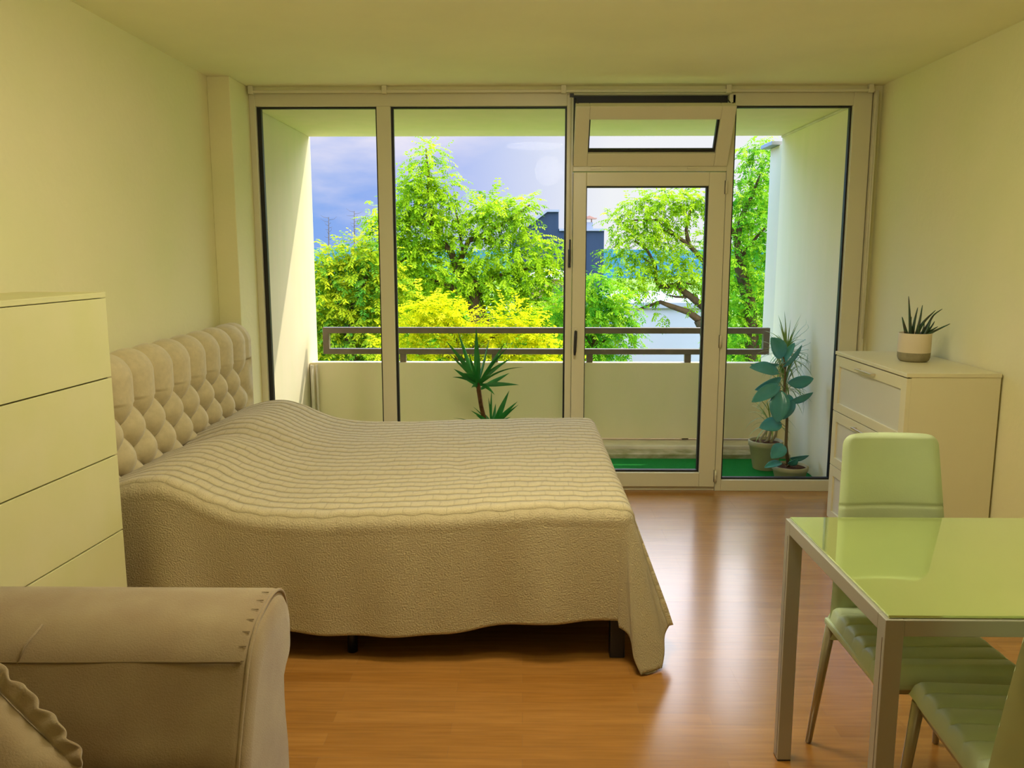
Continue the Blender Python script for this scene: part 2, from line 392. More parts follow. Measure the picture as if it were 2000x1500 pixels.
a = MB(); a.tube([(-.018, -.010, .40), (-.018, -.010, -.50)], .0045, 8); a.build('opener_rod', M['upvc'], wv)
a = MB(); a.box((-.027, -.018, -.61), (-.010, -.001, -.50), .003); a.tube([(-.018, -.018, -.59), (-.018, -.05, -.575), (-.018, -.052, -.44)], .005, 8); a.build('opener_handle', M['blackmetal'], wv)
a = MB(); a.box((-.026, -.016, .40), (-.002, .03, .422), .002); a.build('opener_corner', M['blackmetal'], wv)

# ---- curtain rail
t = thing('curtain_rail', 'slim white curtain rail running under the ceiling above the windows', 'curtain rail', (-1.64, YW - .035, CH - .03))
MB().box((0, -.011, -.012), (3.72, .011, .004), .003).build('track', M['upvc'], t)
for xx in (.0, .80, 1.87, 2.85, 3.69):
    MB().box((xx - .008, -.014, -.018), (xx + .022, .014, .03), .003).build('bracket', M['upvc'], t)
t = MB(); t.tube([(2.100, YW - .045, .99), (2.100, YW - .045, 2.46)], .004, 8); t.build('pull_cord', M['upvc'])
tag(bpy.data.objects['pull_cord'], 'thin white cord hanging beside the right window jamb', 'cord')

# ================================================================== balcony
def S(name, mb, m): return tag(mb.build(name, m), kind='structure')
YS = 6.69
S('floor_balcony', MB().box((-1.9, YW + .09, -.25), (2.3, 6.50, -.012)), M['concrete'])
S('ceiling_balcony', MB().box((-1.9, YW + .078, 2.40), (2.35, YS, 2.62), .006), M['concrete'])
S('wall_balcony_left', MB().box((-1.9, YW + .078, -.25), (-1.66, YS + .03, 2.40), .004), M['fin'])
S('wall_balcony_right', MB().box((1.985, YW + .078, -.25), (2.3, YS + .0, 2.40), .004), M['concrete'])
mb = MB().box((2.0, YS + .001, 0.30), (2.3, 7.04, 2.345), .004); S('wall_balcony_fin', mb, M['fin'])
tag(MB().box((1.94, 6.80, 2.347), (2.3, 7.12, 2.378), .003).build('roof_flashing', M['roof_edge']), 'grey metal flashing capping the outer fin at the right balcony wall', 'flashing')
mb = MB(); mb.box((1.975, YW + .08, 2.385), (1.995, YS - .01, 2.398)); S('trim_3', mb, M['ledge'])
# kerb and slab edge below the parapet
mb = MB(); mb.box((-1.66, 6.10, -.012), (1.985, 6.30, .035), .006); S('trim_kerb', mb, M['concrete_dirty'])
mb = MB(); mb.box((-1.66, 6.26, -.012), (1.985, 6.62, .062), .008); S('trim_slab_edge', mb, M['ledge'])
# parapet slab, hung clear of the kerb
mb = MB(); mb.box((-1.655, 6.44, .078), (1.98, 6.54, .672), .006)
S('wall_parapet', mb, M['concrete'])
rl = thing('balcony_railing', 'brown two bar metal railing fixed above the concrete balcony parapet', 'railing', (0, 6.49, 0))
MB().box((-1.553, -.030, .898), (1.897, .022, .943), .003).build('top_rail', M['rail'], rl)
MB().box((-1.553, -.030, .736), (1.897, .022, .778), .003).build('lower_rail', M['rail'], rl)
for xx in (-1.553, 1.850): MB().box((xx, -.029, .776), (xx + .047, .021, .900), .002).build('end_post', M['rail'], rl)
for xx in (-.935, -.22, .515, 1.275): MB().box((xx - .024, -.02, .060), (xx + .024, .018, .738), .002).build('post', M['rail'], rl)
# parapet stands behind the posts' lower halves; posts reach the slab edge below it
tag(MB().box((-1.655, YW + .10, -.011), (1.980, 6.098, .002)).build('turf_mat', M['turf']), 'bright green artificial turf mat covering the balcony floor', 'turf')
pp = MB(); pp.tube([(-1.625, 6.38, .064), (-1.625, 6.38, .66)], .014, 10); pp.tube([(-1.595, 6.41, .064), (-1.595, 6.41, .66)], .010, 10)
tag(pp.build('drain_pipe', M['ledge']), 'slim pale pipe pair in the left balcony corner beside the parapet', 'pipe')

# ================================================================== bed
MXN, MXF = 2.98, 4.78      # near and far side of the bed
bed = thing('bed', 'double bed with tufted beige headboard against the left wall', 'bed', (-.62, 3.88, 0))
bx, by = -.62, 3.88
MB().box((-1.62 - bx, 3.01 - by, .17), (.39 - bx, 4.75 - by, .30), .02).build('bed_base', M['bedbase'], bed)
MB().box((-1.62 - bx, 3.01 - by, .30), (.39 - bx, 4.75 - by, .53), .05, 4).build('mattress', M['headboard'], bed)
for (x, y, wd) in ((.358, 3.005, .056), (.358, 4.72, .056), (-1.50, 3.005, .056), (-1.50, 4.72, .056)):
    MB().box((x - bx - wd / 2, y - by - .02, 0), (x - bx + wd / 2, y - by + .035, .175), .004).build('leg', M['bedleg'], bed)
for (x, y) in ((-.655, 3.03), (-.655, 3.88), (-.655, 4.72)):
    MB().tube([(x - bx, y - by, 0), (x - bx, y - by, .175)], .019, 14).build('leg', M['bedleg'], bed)

# headboard: diamond tufted front wrapping over the rounded top
HY0, HY1, HZ0, HZ1 = 2.90, 4.90, .18, 1.080
XB, XF = -1.785, -1.665
A_, B_ = .20, .115              # button pitch: across, per row
YB0 = HY1 - .262; ZB0 = .912     # first button of the top row
def puff(y, z):
    u = (y - YB0) / A_
    edge = min(1, max(0, (HY1 - .10 - y) / .10)) * min(1, max(0, (y - HY0 - .05) / .10))
    k = (ZB0 - z) / B_
    if k >= 0:
        p = u + k / 2; q = u - k / 2
        v = (abs(math.sin(math.pi * p)) * abs(math.sin(math.pi * q))) ** .5
        dp = p - round(p); dq = q - round(q); dd = math.hypot(dp, dq)
        v -= .35 * math.exp(-(dd / .13) ** 2)
    else:
        v = abs(math.sin(math.pi * u)) ** .5
        du = u - round(u); v -= .35 * math.exp(-((du / .1) ** 2 + (k / .35) ** 2))
    if u > .5: v = max(v, min(1, (u - .0) * 1.1)) if k < 0 else v + (1 - v) * min(1, max(0, (u - .5 + abs((k % 2) - 0) * 0) * 1.6))
    return v
hb = MB(); NU, NV = 300, 150
th = XF - XB
def hbf(a, b):
    y = HY0 + (HY1 - HY0) * a
    sl = HZ1 - HZ0 - th / 2
    Ltot = sl + math.pi * th / 2 * .5 + 0
    s_ = b * (sl + math.pi * (th / 2))
    if s_ <= sl:
        z = HZ0 + s_; base = Vector((XF, y, z)); n = Vector((1, 0, 0)); zz = z; fade = 1
    else:
        ang = (s_ - sl) / (th / 2)
        base = Vector(((XB + XF) / 2 + math.cos(ang) * th / 2, y, HZ1 - th / 2 + math.sin(ang) * th / 2)); n = Vector((math.cos(ang), 0, math.sin(ang)))
        zz = HZ1 - th / 2 + (s_ - sl); fade = max(0, 1 - ang / 2.6)
    endf = min(1, (HY1 - y) / .035, (y - HY0) / .035); endf = math.sqrt(max(0, 1 - (1 - max(0, endf)) ** 2))
    dsp = .074 * puff(y, zz) * fade
    rb = min(1, max(0, (zz - HZ0) / .05))
    p = base + n * (dsp * endf) * rb
    if endf < 1: p.x = XB + .02 + (p.x - XB - .02) * (.55 + .45 * endf)
    return p
hb.grid(hbf, NU, NV)
# side and back closing panels
hb.box((XB, HY0 + .004, HZ0), (XF - .012, HY1 - .006, HZ1 - .07), .01)
hbo = hb.build('headboard', M['headboard'], bed, normals=False)
hbo.data.transform(Matrix.Translation((-bx, -by, 0)))
for row in range(0, 4):
    for k_ in range(0, 9):
        yb = YB0 - A_ * k_ - (A_ / 2 if row % 2 else 0) + (A_ if row % 2 else 0)
        if yb < 3.1: continue
        zb = ZB0 - B_ * row
        bb = MB(); bb.lathe([(0, .006), (.006, .0055), (.010, .003), (.011, 0), (.009, -.004)], (0, 0, 0), 12)
        bo = bb.build('button', M['headboard'], hbo)
        bo.data.transform(Matrix.Translation((XF + .004 - bx, yb - by, zb)) @ Matrix.Rotation(R(90), 4, 'Y'))

# bedspread: one cloth draped over mattress and pillows, hanging on three sides
def sm(t): t = max(0, min(1, t)); return t * t * (3 - 2 * t)
def toph(x, y):
    z = .548 + .028 * sm((x + 1.0) / 1.2) + .012 * sm((3.9 - y) / .9) * sm((x + .5) / .6)
    c = (x + 1.38)
    pb = math.exp(-(c / .24) ** 2) if c > 0 else math.exp(-(c / .30) ** 2)
    ydip = 1 - .22 * math.exp(-((y - 3.88) / .12) ** 2)
    pb *= sm((y - 2.96) / .16 + .55) * sm((MXF + .0 - y) / .20 + .55)
    z += .135 * pb * ydip
    z += .010 * noise.noise(Vector((x * 2.2, y * 3.0, 0))) + .005 * noise.noise(Vector((x * 6, y * 6, 3)))
    z -= .012 * math.exp(-((x + .25 + .3 * (y - 3.6)) / .05) ** 2) * math.exp(-((y - 3.6) / .18) ** 2)
    return z
RX, RY0, RY1 = .415, MXN, MXF
XH = -1.632
OV = .445; RD = .055
def edge_drop(d):
    """arc-length d past the crease -> (outward, down) around a rounded edge"""
    if d <= 0: return 0, 0
    q = RD * math.pi / 2
    if d < q: a = d / RD; return RD * math.sin(a), RD * (1 - math.cos(a))
    return RD, RD + (d - q)
def cloth(cx, cy):
    ix1 = RX - RD; iy0 = RY0 + RD; iy1 = RY1 - RD
    ox = max(0, cx - ix1); oy = 0; sgn = 0
    if cy < iy0: oy = iy0 - cy; sgn = -1
    elif cy > iy1: oy = cy - iy1; sgn = 1
    X = min(cx, ix1); Yv = max(iy0, min(iy1, cy)); z = toph(X, Yv)
    if ox == 0 and oy == 0: return Vector((X, Yv, z))
    dd = math.hypot(ox, oy); o_, dn = edge_drop(dd)
    hang = max(0, dn - RD)
    th_ = math.atan2(ox, oy)                # 0 = straight down the side, pi/2 = straight down the foot
    s_ = math.sin(th_); c_ = math.cos(th_)
    cor = math.sin(2 * th_)
    fl_side = .07 * hang; fl_foot = .34 * hang
    if sgn < 0: vx = s_ * (o_ + fl_foot) - cor * .12 * hang; vy = -(c_ * (o_ + fl_side) + cor * .20 * hang)
    elif sgn > 0: vx = s_ * (o_ + fl_foot); vy = c_ * (o_ + fl_side)
    else: vx = o_ + fl_foot; vy = 0
    p = Vector((X + vx, Yv + vy, z - dn))
    # soft folds
    fa = min(1, hang / .35)
    if ox == 0: p.y += sgn * (.012 * fa * math.sin(cx * 9 + 1.3 * math.sin(cx * 4)) + .006 * fa * math.sin(cx * 23))
    elif oy == 0: p.x += .020 * fa * math.sin(cy * 11 + .6) + .008 * fa * math.sin(cy * 25)
    else:
        g = .018 * fa * math.sin(th_ * 7.5) * math.sin(2 * th_)
        p.x += g; p.y += g * .8
    if ox == 0 and sgn < 0: p.z += .012 * fa * math.sin(cx * 5.0 + .9) + .018 * fa * sm((cx - .1) / .25)
    if p.z < .006: 
        ex = .006 - p.z; p.z = .006 + .004 * math.sin(ex * 60) ** 2; p.y += ex * .25 * (1 if sgn < 0 else -1); p.x -= ex * .15
    return p
sb = bmesh.new(); uvl = sb.loops.layers.uv.new('cloth')
cx0, cx1 = XH, RX - RD + RD * math.pi / 2 + (OV - RD) + .03
cy0, cy1 = MXN + RD - RD * math.pi / 2 - (OV - RD), MXF - RD + RD * math.pi / 2 + (OV - RD)
nx, ny = 250, 270
gv = []
for i in range(nx + 1):
    row = []
    for j in range(ny + 1):
        cx = cx0 + (cx1 - cx0) * i / nx; cy = cy0 + (cy1 - cy0) * j / ny
        row.append((sb.verts.new(cloth(cx, cy)), cx, cy))
    gv.append(row)
for i in range(nx):
    for j in range(ny):
        q = [gv[i][j], gv[i + 1][j], gv[i + 1][j + 1], gv[i][j + 1]]
        fc = sb.faces.new([a[0] for a in q]); fc.smooth = True
        for lp, a in zip(fc.loops, q): lp[uvl].uv = (a[1], a[2])
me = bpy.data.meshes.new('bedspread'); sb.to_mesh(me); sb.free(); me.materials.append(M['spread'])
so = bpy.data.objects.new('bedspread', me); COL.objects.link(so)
md = so.modifiers.new('thickness', 'SOLIDIFY'); md.thickness = .005; md.offset = 1
tag(so, 'cream ribbed knitted bedspread draped over the bed and its pillows', 'bedspread')

# ================================================================== tall chest of drawers (left)
tcx, tcy, tcr = -1.42, 2.85, R(-4.5)
tcst = thing('tall_chest_of_drawers', 'tall narrow cream chest of handleless drawers between sofa and bed', 'chest of drawers', (tcx, tcy, 0), tcr)
TW, TD, TH = .63, .305, 1.385       # local: front face on x=0 facing +x, runs towards -y
c = MB(); c.box((-TD, -TW, .0), (-.022, 0, TH - .018), .002); c.box((-TD, -TW, TH - .018), (.0, 0, TH), .002)
c.build('cabinet_body', M['chestwhite'], tcst)
nz_ = 5; dh = (TH - .018) / nz_
for i in range(nz_):
    z0 = i * dh + (.02 if i == 0 else .0025)
    z1 = (i + 1) * dh - .0025
    MB().box((-.020, -TW + .002, z0), (.0, -.002, z1), .0015).build('drawer', M['chestwhite'], tcst)
MB().box((-.021, -TW + .008, .03), (-.012, -.008, TH - .02)).build('drawer_gap', M['dark_gap'], tcst)

# ================================================================== chest of drawers (right) with frosted fronts
DX0, DX1, DY0, DY1, DH = 1.712, 2.128, 3.725, 4.585, .985
ch = thing('chest_of_drawers', 'low cream chest of drawers with frosted panel fronts at the right wall', 'chest of drawers', (DX0, DY0, 0))
W_, D_ = DY1 - DY0, DX1 - DX0
c = MB(); c.box((.020, 0, 0), (D_, .018, DH - .018)); c.box((.020, W_ - .018, 0), (D_, W_, DH - .018)); c.box((D_ - .01, .018, 0), (D_, W_ - .018, DH - .018)); c.box((.03, .018, .0), (D_ - .01, W_ - .018, .06))
c.build('cabinet_body', M['white_lacquer'], ch)
MB().box((-.004, -.003, DH - .018), (D_ + .002, W_ + .003, DH), .0015).build('top_board', M['white_lacquer'], ch)
MB().box((.022, .018, .06), (.030, W_ - .018, DH - .02)).build('drawer_gap', M['dark_gap'], ch)
dz = (DH - .022 - .05) / 3
for i in range(3):
    z0 = .05 + dz * i + .002; z1 = .05 + dz * (i + 1) - .002
    g = MB()
    g.box((0, .001, z0), (.020, .055, z1), .001); g.box((0, W_ - .055, z0), (.020, W_ - .001, z1), .001)
    g.box((0, .055, z0), (.020, W_ - .055, z0 + .045), .001); g.box((0, .055, z1 - .055), (.020, W_ - .055, z1), .001)
    dr = g.build('drawer', M['white_lacquer'], ch)
    MB().box((.009, .052, z0 + .042), (.013, W_ - .052, z1 - .052)).build('drawer_panel', M['frosted'], dr)
    hd = MB(); hd.box((-.028, .33, z1 - .034), (-.018, .53, z1 - .026), .001); hd.box((-.02, .335, z1 - .034), (0, .345, z1 - .026)); hd.box((-.02, .515, z1 - .034), (0, .525, z1 - .026))
    hd.build('drawer_handle', M['chrome'], dr)

# ---- aloe in two-tone pot
px_, py_, pz_ = 1.935, 4.16, DH
pa = thing('potted_aloe', 'small dark green aloe in a cream and grey round pot on chest', 'potted plant', (px_, py_, pz_))
MB().lathe([(0, .002), (.060, .0), (.070, .008), (.075, .022), (.076, .046)], n=48).build('pot_base', M['potgrey'], pa)
MB().lathe([(.0758, .046), (.0765, .09), (.076, .138), (.0745, .141), (.070, .139), (.069, .118), (0, .118)], n=48).build('pot_rim', M['potwhite'], pa)
MB().lathe([(0, .128), (.04, .127), (.0695, .122)], n=30).build('soil', M['soil'], pa)
PXM = 4.16 / F
def aloe_leaf(x0, z0, pts, r0, y0=0.0, lean=0.0):
    P_ = [Vector((x0 * PXM, y0, .125))]
    for i, (a, b_) in enumerate(pts): P_.append(Vector((a * PXM, y0 + lean * (i + 1), .125 + b_ * PXM)))
    # resample smooth
    q = []
    for i in range(len(P_) - 1):
        for k in range(5):
            t_ = k / 5; p0 = P_[max(i - 1, 0)]; p1 = P_[i]; p2 = P_[i + 1]; p3 = P_[min(i + 2, len(P_) - 1)]
            q.append(.5 * ((2 * p1) + (p2 - p0) * t_ + (2 * p0 - 5 * p1 + 4 * p2 - p3) * t_ ** 2 + (3 * p1 - p0 - 3 * p2 + p3) * t_ ** 3))
    q.append(P_[-1]); n_ = len(q)
    rad = [r0 * (1 - (i / (n_ - 1)) ** 1.6) + .0012 for i in range(n_)]
    MB().tube(q, rad, 8).build('leaf', M['aloe'], pa)
for a in [(-8, 0, [(-12, 30), (-18, 77)], .0085, 0, 0), (-14, 0, [(-20, 18), (-26, 37)], .0085, .01, 0), (-18, 0, [(-22, 6), (-26, 12)], .010, -.015, -.004),
          (-4, 0, [(-1, 30), (3, 55)], .007, .01, .0), (0, 0, [(5, 30), (8, 60)], .007, -.01, 0), (2, 0, [(14, 26), (36, 50)], .0085, 0, 0),
          (12, 0, [(26, 22), (36, 40), (52, 52)], .006, .012, .002), (14, 0, [(22, 18), (26, 31)], .007, -.012, 0), (10, 0, [(15, 14), (16, 28)], .0035, 0, 0),
          (16, 0, [(30, 14), (38, 28)], .006, .012, 0), (18, 0, [(36, 10), (64, 24)], .0065, -.005, -.002), (17, 0, [(32, 10), (45, 18)], .006, .01, 0), (-9, 0, [(-8, 20), (-7, 37)], .0045, .014, 0),
          (4, 0, [(0, 12), (-2, 22)], .008, -.02, -.004), (20, 0, [(24, 5), (30, 9)], .009, -.02, -.003)]:
    aloe_leaf(a[0], a[1], a[2], a[3], a[4], a[5])

# ================================================================== sofa arm side (lower left) and its cushion
sf = thing('sofa', 'beige velour sofa with rolled arm in the lower left corner', 'sofa', (-1.2, 1.2, 0))
ox, oy = -1.2, 1.2
# arm profile in (y, z)
inner = [(1.60, .10), (1.62, .40), (1.655, .50), (1.70, .585), (1.735, .640), (1.79, .682), (1.86, .700), (1.94, .704), (2.00, .682), (2.03, .635), (2.02, .590), (1.965, .560), (1.95, .50), (1.94, .10)]
def smooth_poly(P, k=4):
    n = len(P); o_ = []
    for i in range(n):
        p0, p1, p2, p3 = P[(i - 1) % n], P[i], P[(i + 1) % n], P[(i + 2) % n]
        for j in range(k):
            t_ = j / k
            o_.append(tuple(.5 * ((2 * p1[c]) + (p2[c] - p0[c]) * t_ + (2 * p0[c] - 5 * p1[c] + 4 * p2[c] - p3[c]) * t_ ** 2 + (3 * p1[c] - p0[c] - 3 * p2[c] + p3[c]) * t_ ** 3) for c in (0, 1)))
    return o_
prof = smooth_poly(inner, 4)
cyx = sum(p[0] for p in prof) / len(prof); cyz = .45
def ring(x, sc, lift=0):
    return [(x - ox, cyx + (p[0] - cyx) * sc - oy, (p[1] - (1 - sc) * .5 * (1 if p[1] > .3 else 0)) + lift) for p in prof]
def loft(mb, rings, capA=True, capB=True):
    V = [[mb.bm.verts.new(p) for p in r_] for r_ in rings]
    n = len(V[0])
    for a, b_ in zip(V, V[1:]):
        for j in range(n):
            f_ = mb.bm.faces.new([a[j], a[(j + 1) % n], b_[(j + 1) % n], b_[j]]); f_.smooth = True
    if capA: mb.bm.faces.new(V[0][::-1])
    if capB: mb.bm.faces.new(V[-1])
    return mb
arm = MB()
xs = [(-1.76, .96), (-1.70, 1.0)] + [(-1.7 + .05 * i, 1.0) for i in range(1, 21)] + [(-.660, 1.0), (-.625, 1.0), (-.612, .995), (-.606, .98)]
rings = []
for x, sc in xs:
    r_ = ring(x, sc)
    rr = []
    for (a, b_, c_) in r_:
        wob = .006 * noise.noise(Vector((a * 4, b_ * 5, c_ * 5)))
        rr.append((a, b_ - wob, c_ + wob * .5 - .006 * sm((-1.2 - x) / .5)))
    rings.append(rr)
loft(arm, rings).build('rolled_arm', M['sofa'], sf)
fp = MB(); loft(fp, [ring(-.620, .965), ring(-.603, .965), ring(-.596, .94), ring(-.592, .86)]).build('arm_facing', M['sofa'], sf)
# piping that outlines the facing
pts = [(-.606 - ox, cyx + (p[0] - cyx) * .985 - oy, p[1] - .004) for p in prof if p[1] > .12]
MB().tube(pts, .0045, 8).build('piping', M['sofa'], sf)
# horizontal seam across the inner face, and a short vertical one
sp_ = [(x_ - ox, 1.7215 - oy + .001 * math.sin(x_ * 20), .628 + .010 * (x_ + .67)) for x_ in [-1.72 + .05 * i for i in range(23)]]
M['sofa_seam'] = mat('sofa_seam_thread', (.20, .14, .07), .9, .1)  # darker than the velour: crease shade painted on seam and gathers
MB().tube(sp_, .0032, 6).build('seam', M['sofa_seam'], sf)
MB().tube([(-1.115 - ox, 1.7195 - oy, .622), (-1.110 - ox, 1.742 - oy, .652), (-1.090 - ox, 1.785 - oy, .684)], .0022, 6).build('seam', M['sofa'], sf)
# gathers where the roll turns over the facing
for i in range(7):
    a0 = prof[16 + i * 3 % len(prof)] if False else prof[15 + i * 2]
    MB().tube([(-.615 - ox, a0[0] - oy, a0[1] + .001), (-.632 - ox, a0[0] - oy + .001, a0[1] + .001)], [.0014, .0004], 6).build('gather', M['sofa_seam'], sf)
MB().box((-1.76 - ox, .2 - oy, .08), (-.62 - ox, 1.62 - oy, .36), .03, 3).build('seat_base', M['sofa'], sf)
MB().box((-1.50 - ox, .22 - oy, .35), (-.60 - ox, 1.60 - oy, .47), .045, 4).build('seat_cushion', M['sofa'], sf)
MB().box((-1.77 - ox, .2 - oy, .10), (-1.50 - ox, 1.66 - oy, .70), .06, 4).build('backrest', M['sofa'], sf)
for (x, y) in ((-.70, 1.88), (-.70, .30), (-1.70, 1.88), (-1.70, .30)):
    MB().tube([(x - ox, y - oy, 0), (x - ox, y - oy, .105)], [.018, .028], 12).build('leg', M['bedleg'], sf)
# cushion with a scalloped frill leaning on the arm
cu = thing('cushion', 'beige scatter cushion with gathered frill edge leaning on the sofa arm', 'cushion', (-1.115, 1.49, .465), 0)
CM = Matrix.Rotation(R(-4), 4, 'Z') @ Matrix.Rotation(R(-24), 4, 'X') @ Matrix.Rotation(R(36), 4, 'Y')
def cush(a, b):
    u = a * 2 - 1; v = b * 2 - 1
    return u, v
def cush_half(sg):
    m_ = MB()
    def fn(a, b):
        u, v = cush(a, b); hgt = .075 * ((1 - u ** 4) * (1 - v ** 4)) ** .55
        k = 1 - .05 * (1 - abs(u)) * 0 - .04 * (1 - v * v) * abs(u) ** 3 - 0
        wr = .006 * noise.noise(Vector((u * 3, v * 3, sg))) * (1 - u * u) * (1 - v * v)
        return Vector((u * .185 * (1 - .05 * (1 - v * v) * u * u), sg * (hgt + wr), v * .185 * (1 - .05 * (1 - u * u) * v * v)))
    m_.grid(fn, 36, 36); return m_
m_ = cush_half(1); m2 = cush_half(-1)
t_ = bmesh.new(); 
me_ = bpy.data.meshes.new('tmp'); m2.bm.to_mesh(me_); m2.bm.free(); m_.bm.from_mesh(me_); bpy.data.meshes.remove(me_)
for v in m_.bm.verts: v.co = CM @ v.co + Vector((0, 0, .02))
m_.build('cushion_cover', M['sofa'], cu)
# frill
fr_ = MB(); ns = 260
def perim(t):
    t = (t % 1) * 4; k = int(t); q_ = (t - k) * 2 - 1; rr = .185
    c_ = [(q_, -1), (1, q_), (-q_, 1), (-1, -q_)][k]
    L_ = (abs(c_[0]) ** 6 + abs(c_[1]) ** 6) ** (1 / 6)
    return Vector((c_[0] / L_ * rr, 0, c_[1] / L_ * rr))
def frill(a, b):
    p = perim(a); n_ = p.normalized(); ph = a * 2 * math.pi * 36
    bumpy = .5 + .5 * abs(math.sin(ph / 2 * .55))
    return CM @ (p * .97 + n_ * (b * (.018 + .022 * bumpy)) + Vector((0, b * .006 * math.sin(ph), 0))) + Vector((0, 0, .02))
fr_.grid(frill, 520, 4); fo = fr_.build('frill', M['sofa'], cu)
md = fo.modifiers.new('thickness', 'SOLIDIFY'); md.thickness = .006; md.offset = 0

# ================================================================== dining table
TX0, TY0, TXL, TYL, TZ = .770, 1.690, 1.10, .690, .750
tb = thing('dining_table', 'pale green glass topped dining table with square grey metal legs', 'table', (TX0, TY0, 0))
lw = .040
def legpost(x, y):
    g = MB(); g.box((x, y, 0), (x + lw, y + lw, TZ - .001), .002)
    return g
for (x, y, sx, sy) in ((0, 0, 1, 1), (TXL - lw, 0, 0, 1), (0, TYL - lw, 1, 0), (TXL - lw, TYL - lw, 0, 0)):
    g = MB(); o_ = .013
    g.box((x, y, 0.004), (x + lw, y + lw, TZ - .001), .0015)
    lg = g.build('leg', M['table_metal'], tb)
    MB().box((x - .0006, y + (lw - .0035 if sy == 1 else 0) * 0 + .0115, .01), (x + lw + .0006, y + .0135, TZ - .045)).build('leg_groove', M['rail'], lg)
    MB().box((x, y, 0), (x + lw, y + lw, .006), .001).build('foot', M['blackmetal'], lg)
    for zz in (.16, .60):
        b_ = MB(); b_.tube([(x + lw if x < .1 else x, y + lw / 2, zz), ((x + lw + .005) if x < .1 else x - .005, y + lw / 2, zz)], .005, 10); b_.build('screw', M['blackmetal'], lg)
ap = .034
for (a, b_) in (((lw, 0), (TXL - lw, .028)), ((lw, TYL - .028), (TXL - lw, TYL)), ((0, lw), (.028, TYL - lw)), ((TXL - .028, lw), (TXL, TYL - lw))):
    MB().box((a[0], a[1], TZ - ap - .004), (b_[0], b_[1], TZ - .001), .002).build('rail', M['table_metal'], tb)
gm = mat('green_backed_glass', (.62, .74, .27), .05, .9, metal=.55, coat=1, coat_rough=.03, noise_amt=.05, noise_scale=5)
gm.node_tree.nodes['Principled BSDF'].inputs['IOR'].default_value = 1.6
MB().box((.009, .009, TZ - .0005), (TXL - .009, TYL - .009, TZ + .006), .0015).build('glass_top', gm, tb)

# ================================================================== dining chairs
def make_chair():
    t = empty('dining_chair')
    # local: origin under seat centre, backrest at +y, sitter faces -y
    SW, SD, SZ = .38, .40, .475
    s_ = MB()
    def seat(a, b):
        x = (a - .5) * SW; y = -SD / 2 + b * SD
        ex = max(0, 1 - abs(a * 2 - 1)) ; ey = min(b, 1 - b) * 2
        rim = min(1, ex / .14); rim = math.sqrt(max(0, 1 - (1 - rim) ** 2)); rim2 = min(1, ey / .14); rim2 = math.sqrt(max(0, 1 - (1 - rim2) ** 2))
        g = abs(math.sin(math.pi * (b * 6 + .0))) ** .35
        gg = 1 if abs(a - .5) > .47 else g
        z = SZ - .045 + .045 * rim * rim2 * (.80 + .20 * gg)
        tw = 1 - .06 * b
        return Vector((x * tw, y, z))
    s_.grid(seat, 40, 96)
    s_.box((-SW / 2 * .985, -SD / 2 + .003, SZ - .062), (SW / 2 * .955, SD / 2 - .003, SZ - .040), .006)
    s_.build('seat', M['chair'], t)
    MB().box((-SW / 2 + .02, -SD / 2 + .02, SZ - .082), (SW / 2 - .02, SD / 2 - .015, SZ - .0625), .003).build('seat_frame', M['leg_metal'], t)
    # backrest
    def back_pt(u, v, side):
        z = SZ - .10 + v * (.985 - SZ + .10)
        wdt = .365 - .085 * v
        vv = v
        # rounded top corners
        r_ = .035; topd = (1 - v) * (.985 - SZ + .10)
        hw = wdt / 2
        if topd < r_: hw -= r_ - math.sqrt(max(0, r_ * r_ - (r_ - topd) ** 2))
        x = u * hw
        bow = .018 * (u * u)                         # slight wrap
        y = SD / 2 - .010 + .085 * v ** 1.3 - bow
        thk = .015 * math.sqrt(max(0, 1 - abs(u) ** 8)) * (1 if topd > .012 else math.sqrt(max(0.02, topd / .012)))
        gr = 0
        if side < 0:
            for gz in (.58, .645, .71, .775):
                gr = max(gr, math.exp(-((z - gz) / .0045) ** 2))
        return Vector((x, y + side * (thk - .003 * gr), z))
    bk = MB()
    bk.grid(lambda a, b: back_pt(a * 2 - 1, b, -1), 24, 150)
    bk.grid(lambda a, b: back_pt(a * 2 - 1, b, 1), 24, 150)
    # close the rim
    for u in (-1, 1):
        bk.grid(lambda a, b: back_pt(u, b, -1).lerp(back_pt(u, b, 1), a), 1, 150)
    bk.grid(lambda a, b: back_pt(a * 2 - 1, 1, -1).lerp(back_pt(a * 2 - 1, 1, 1), b), 24, 1)
    bk.build('backrest', M['chair'], t)
    for (sx, sy) in ((-1, -1), (1, -1), (-1, 1), (1, 1)):
        a = Vector((sx * (SW / 2 - .018), sy * (SD / 2 - .022), SZ - .055)); b_ = Vector((sx * (SW / 2 + .008), sy * (SD / 2 + .035) if sy > 0 else -(SD / 2 + .01), 0.003))
        MB().tube([b_, b_.lerp(a, .5), a], [.0095, .0125, .0155], 14).build('leg', M['leg_metal'], t)
    return t
ca = make_chair(); ca.location = (1.095, 2.205, 0); ca.rotation_euler = (0, 0, 0)
tag(ca, 'pale green padded dining chair on the far side of the glass table', 'chair', 'dining chairs at the glass table')
cb = copy_tree(ca); cb.location = (1.140, 1.755, 0); cb.rotation_euler = (0, 0, R(180 - 4))
tag(cb, 'pale green padded dining chair nearest the camera at bottom right', 'chair', 'dining chairs at the glass table')

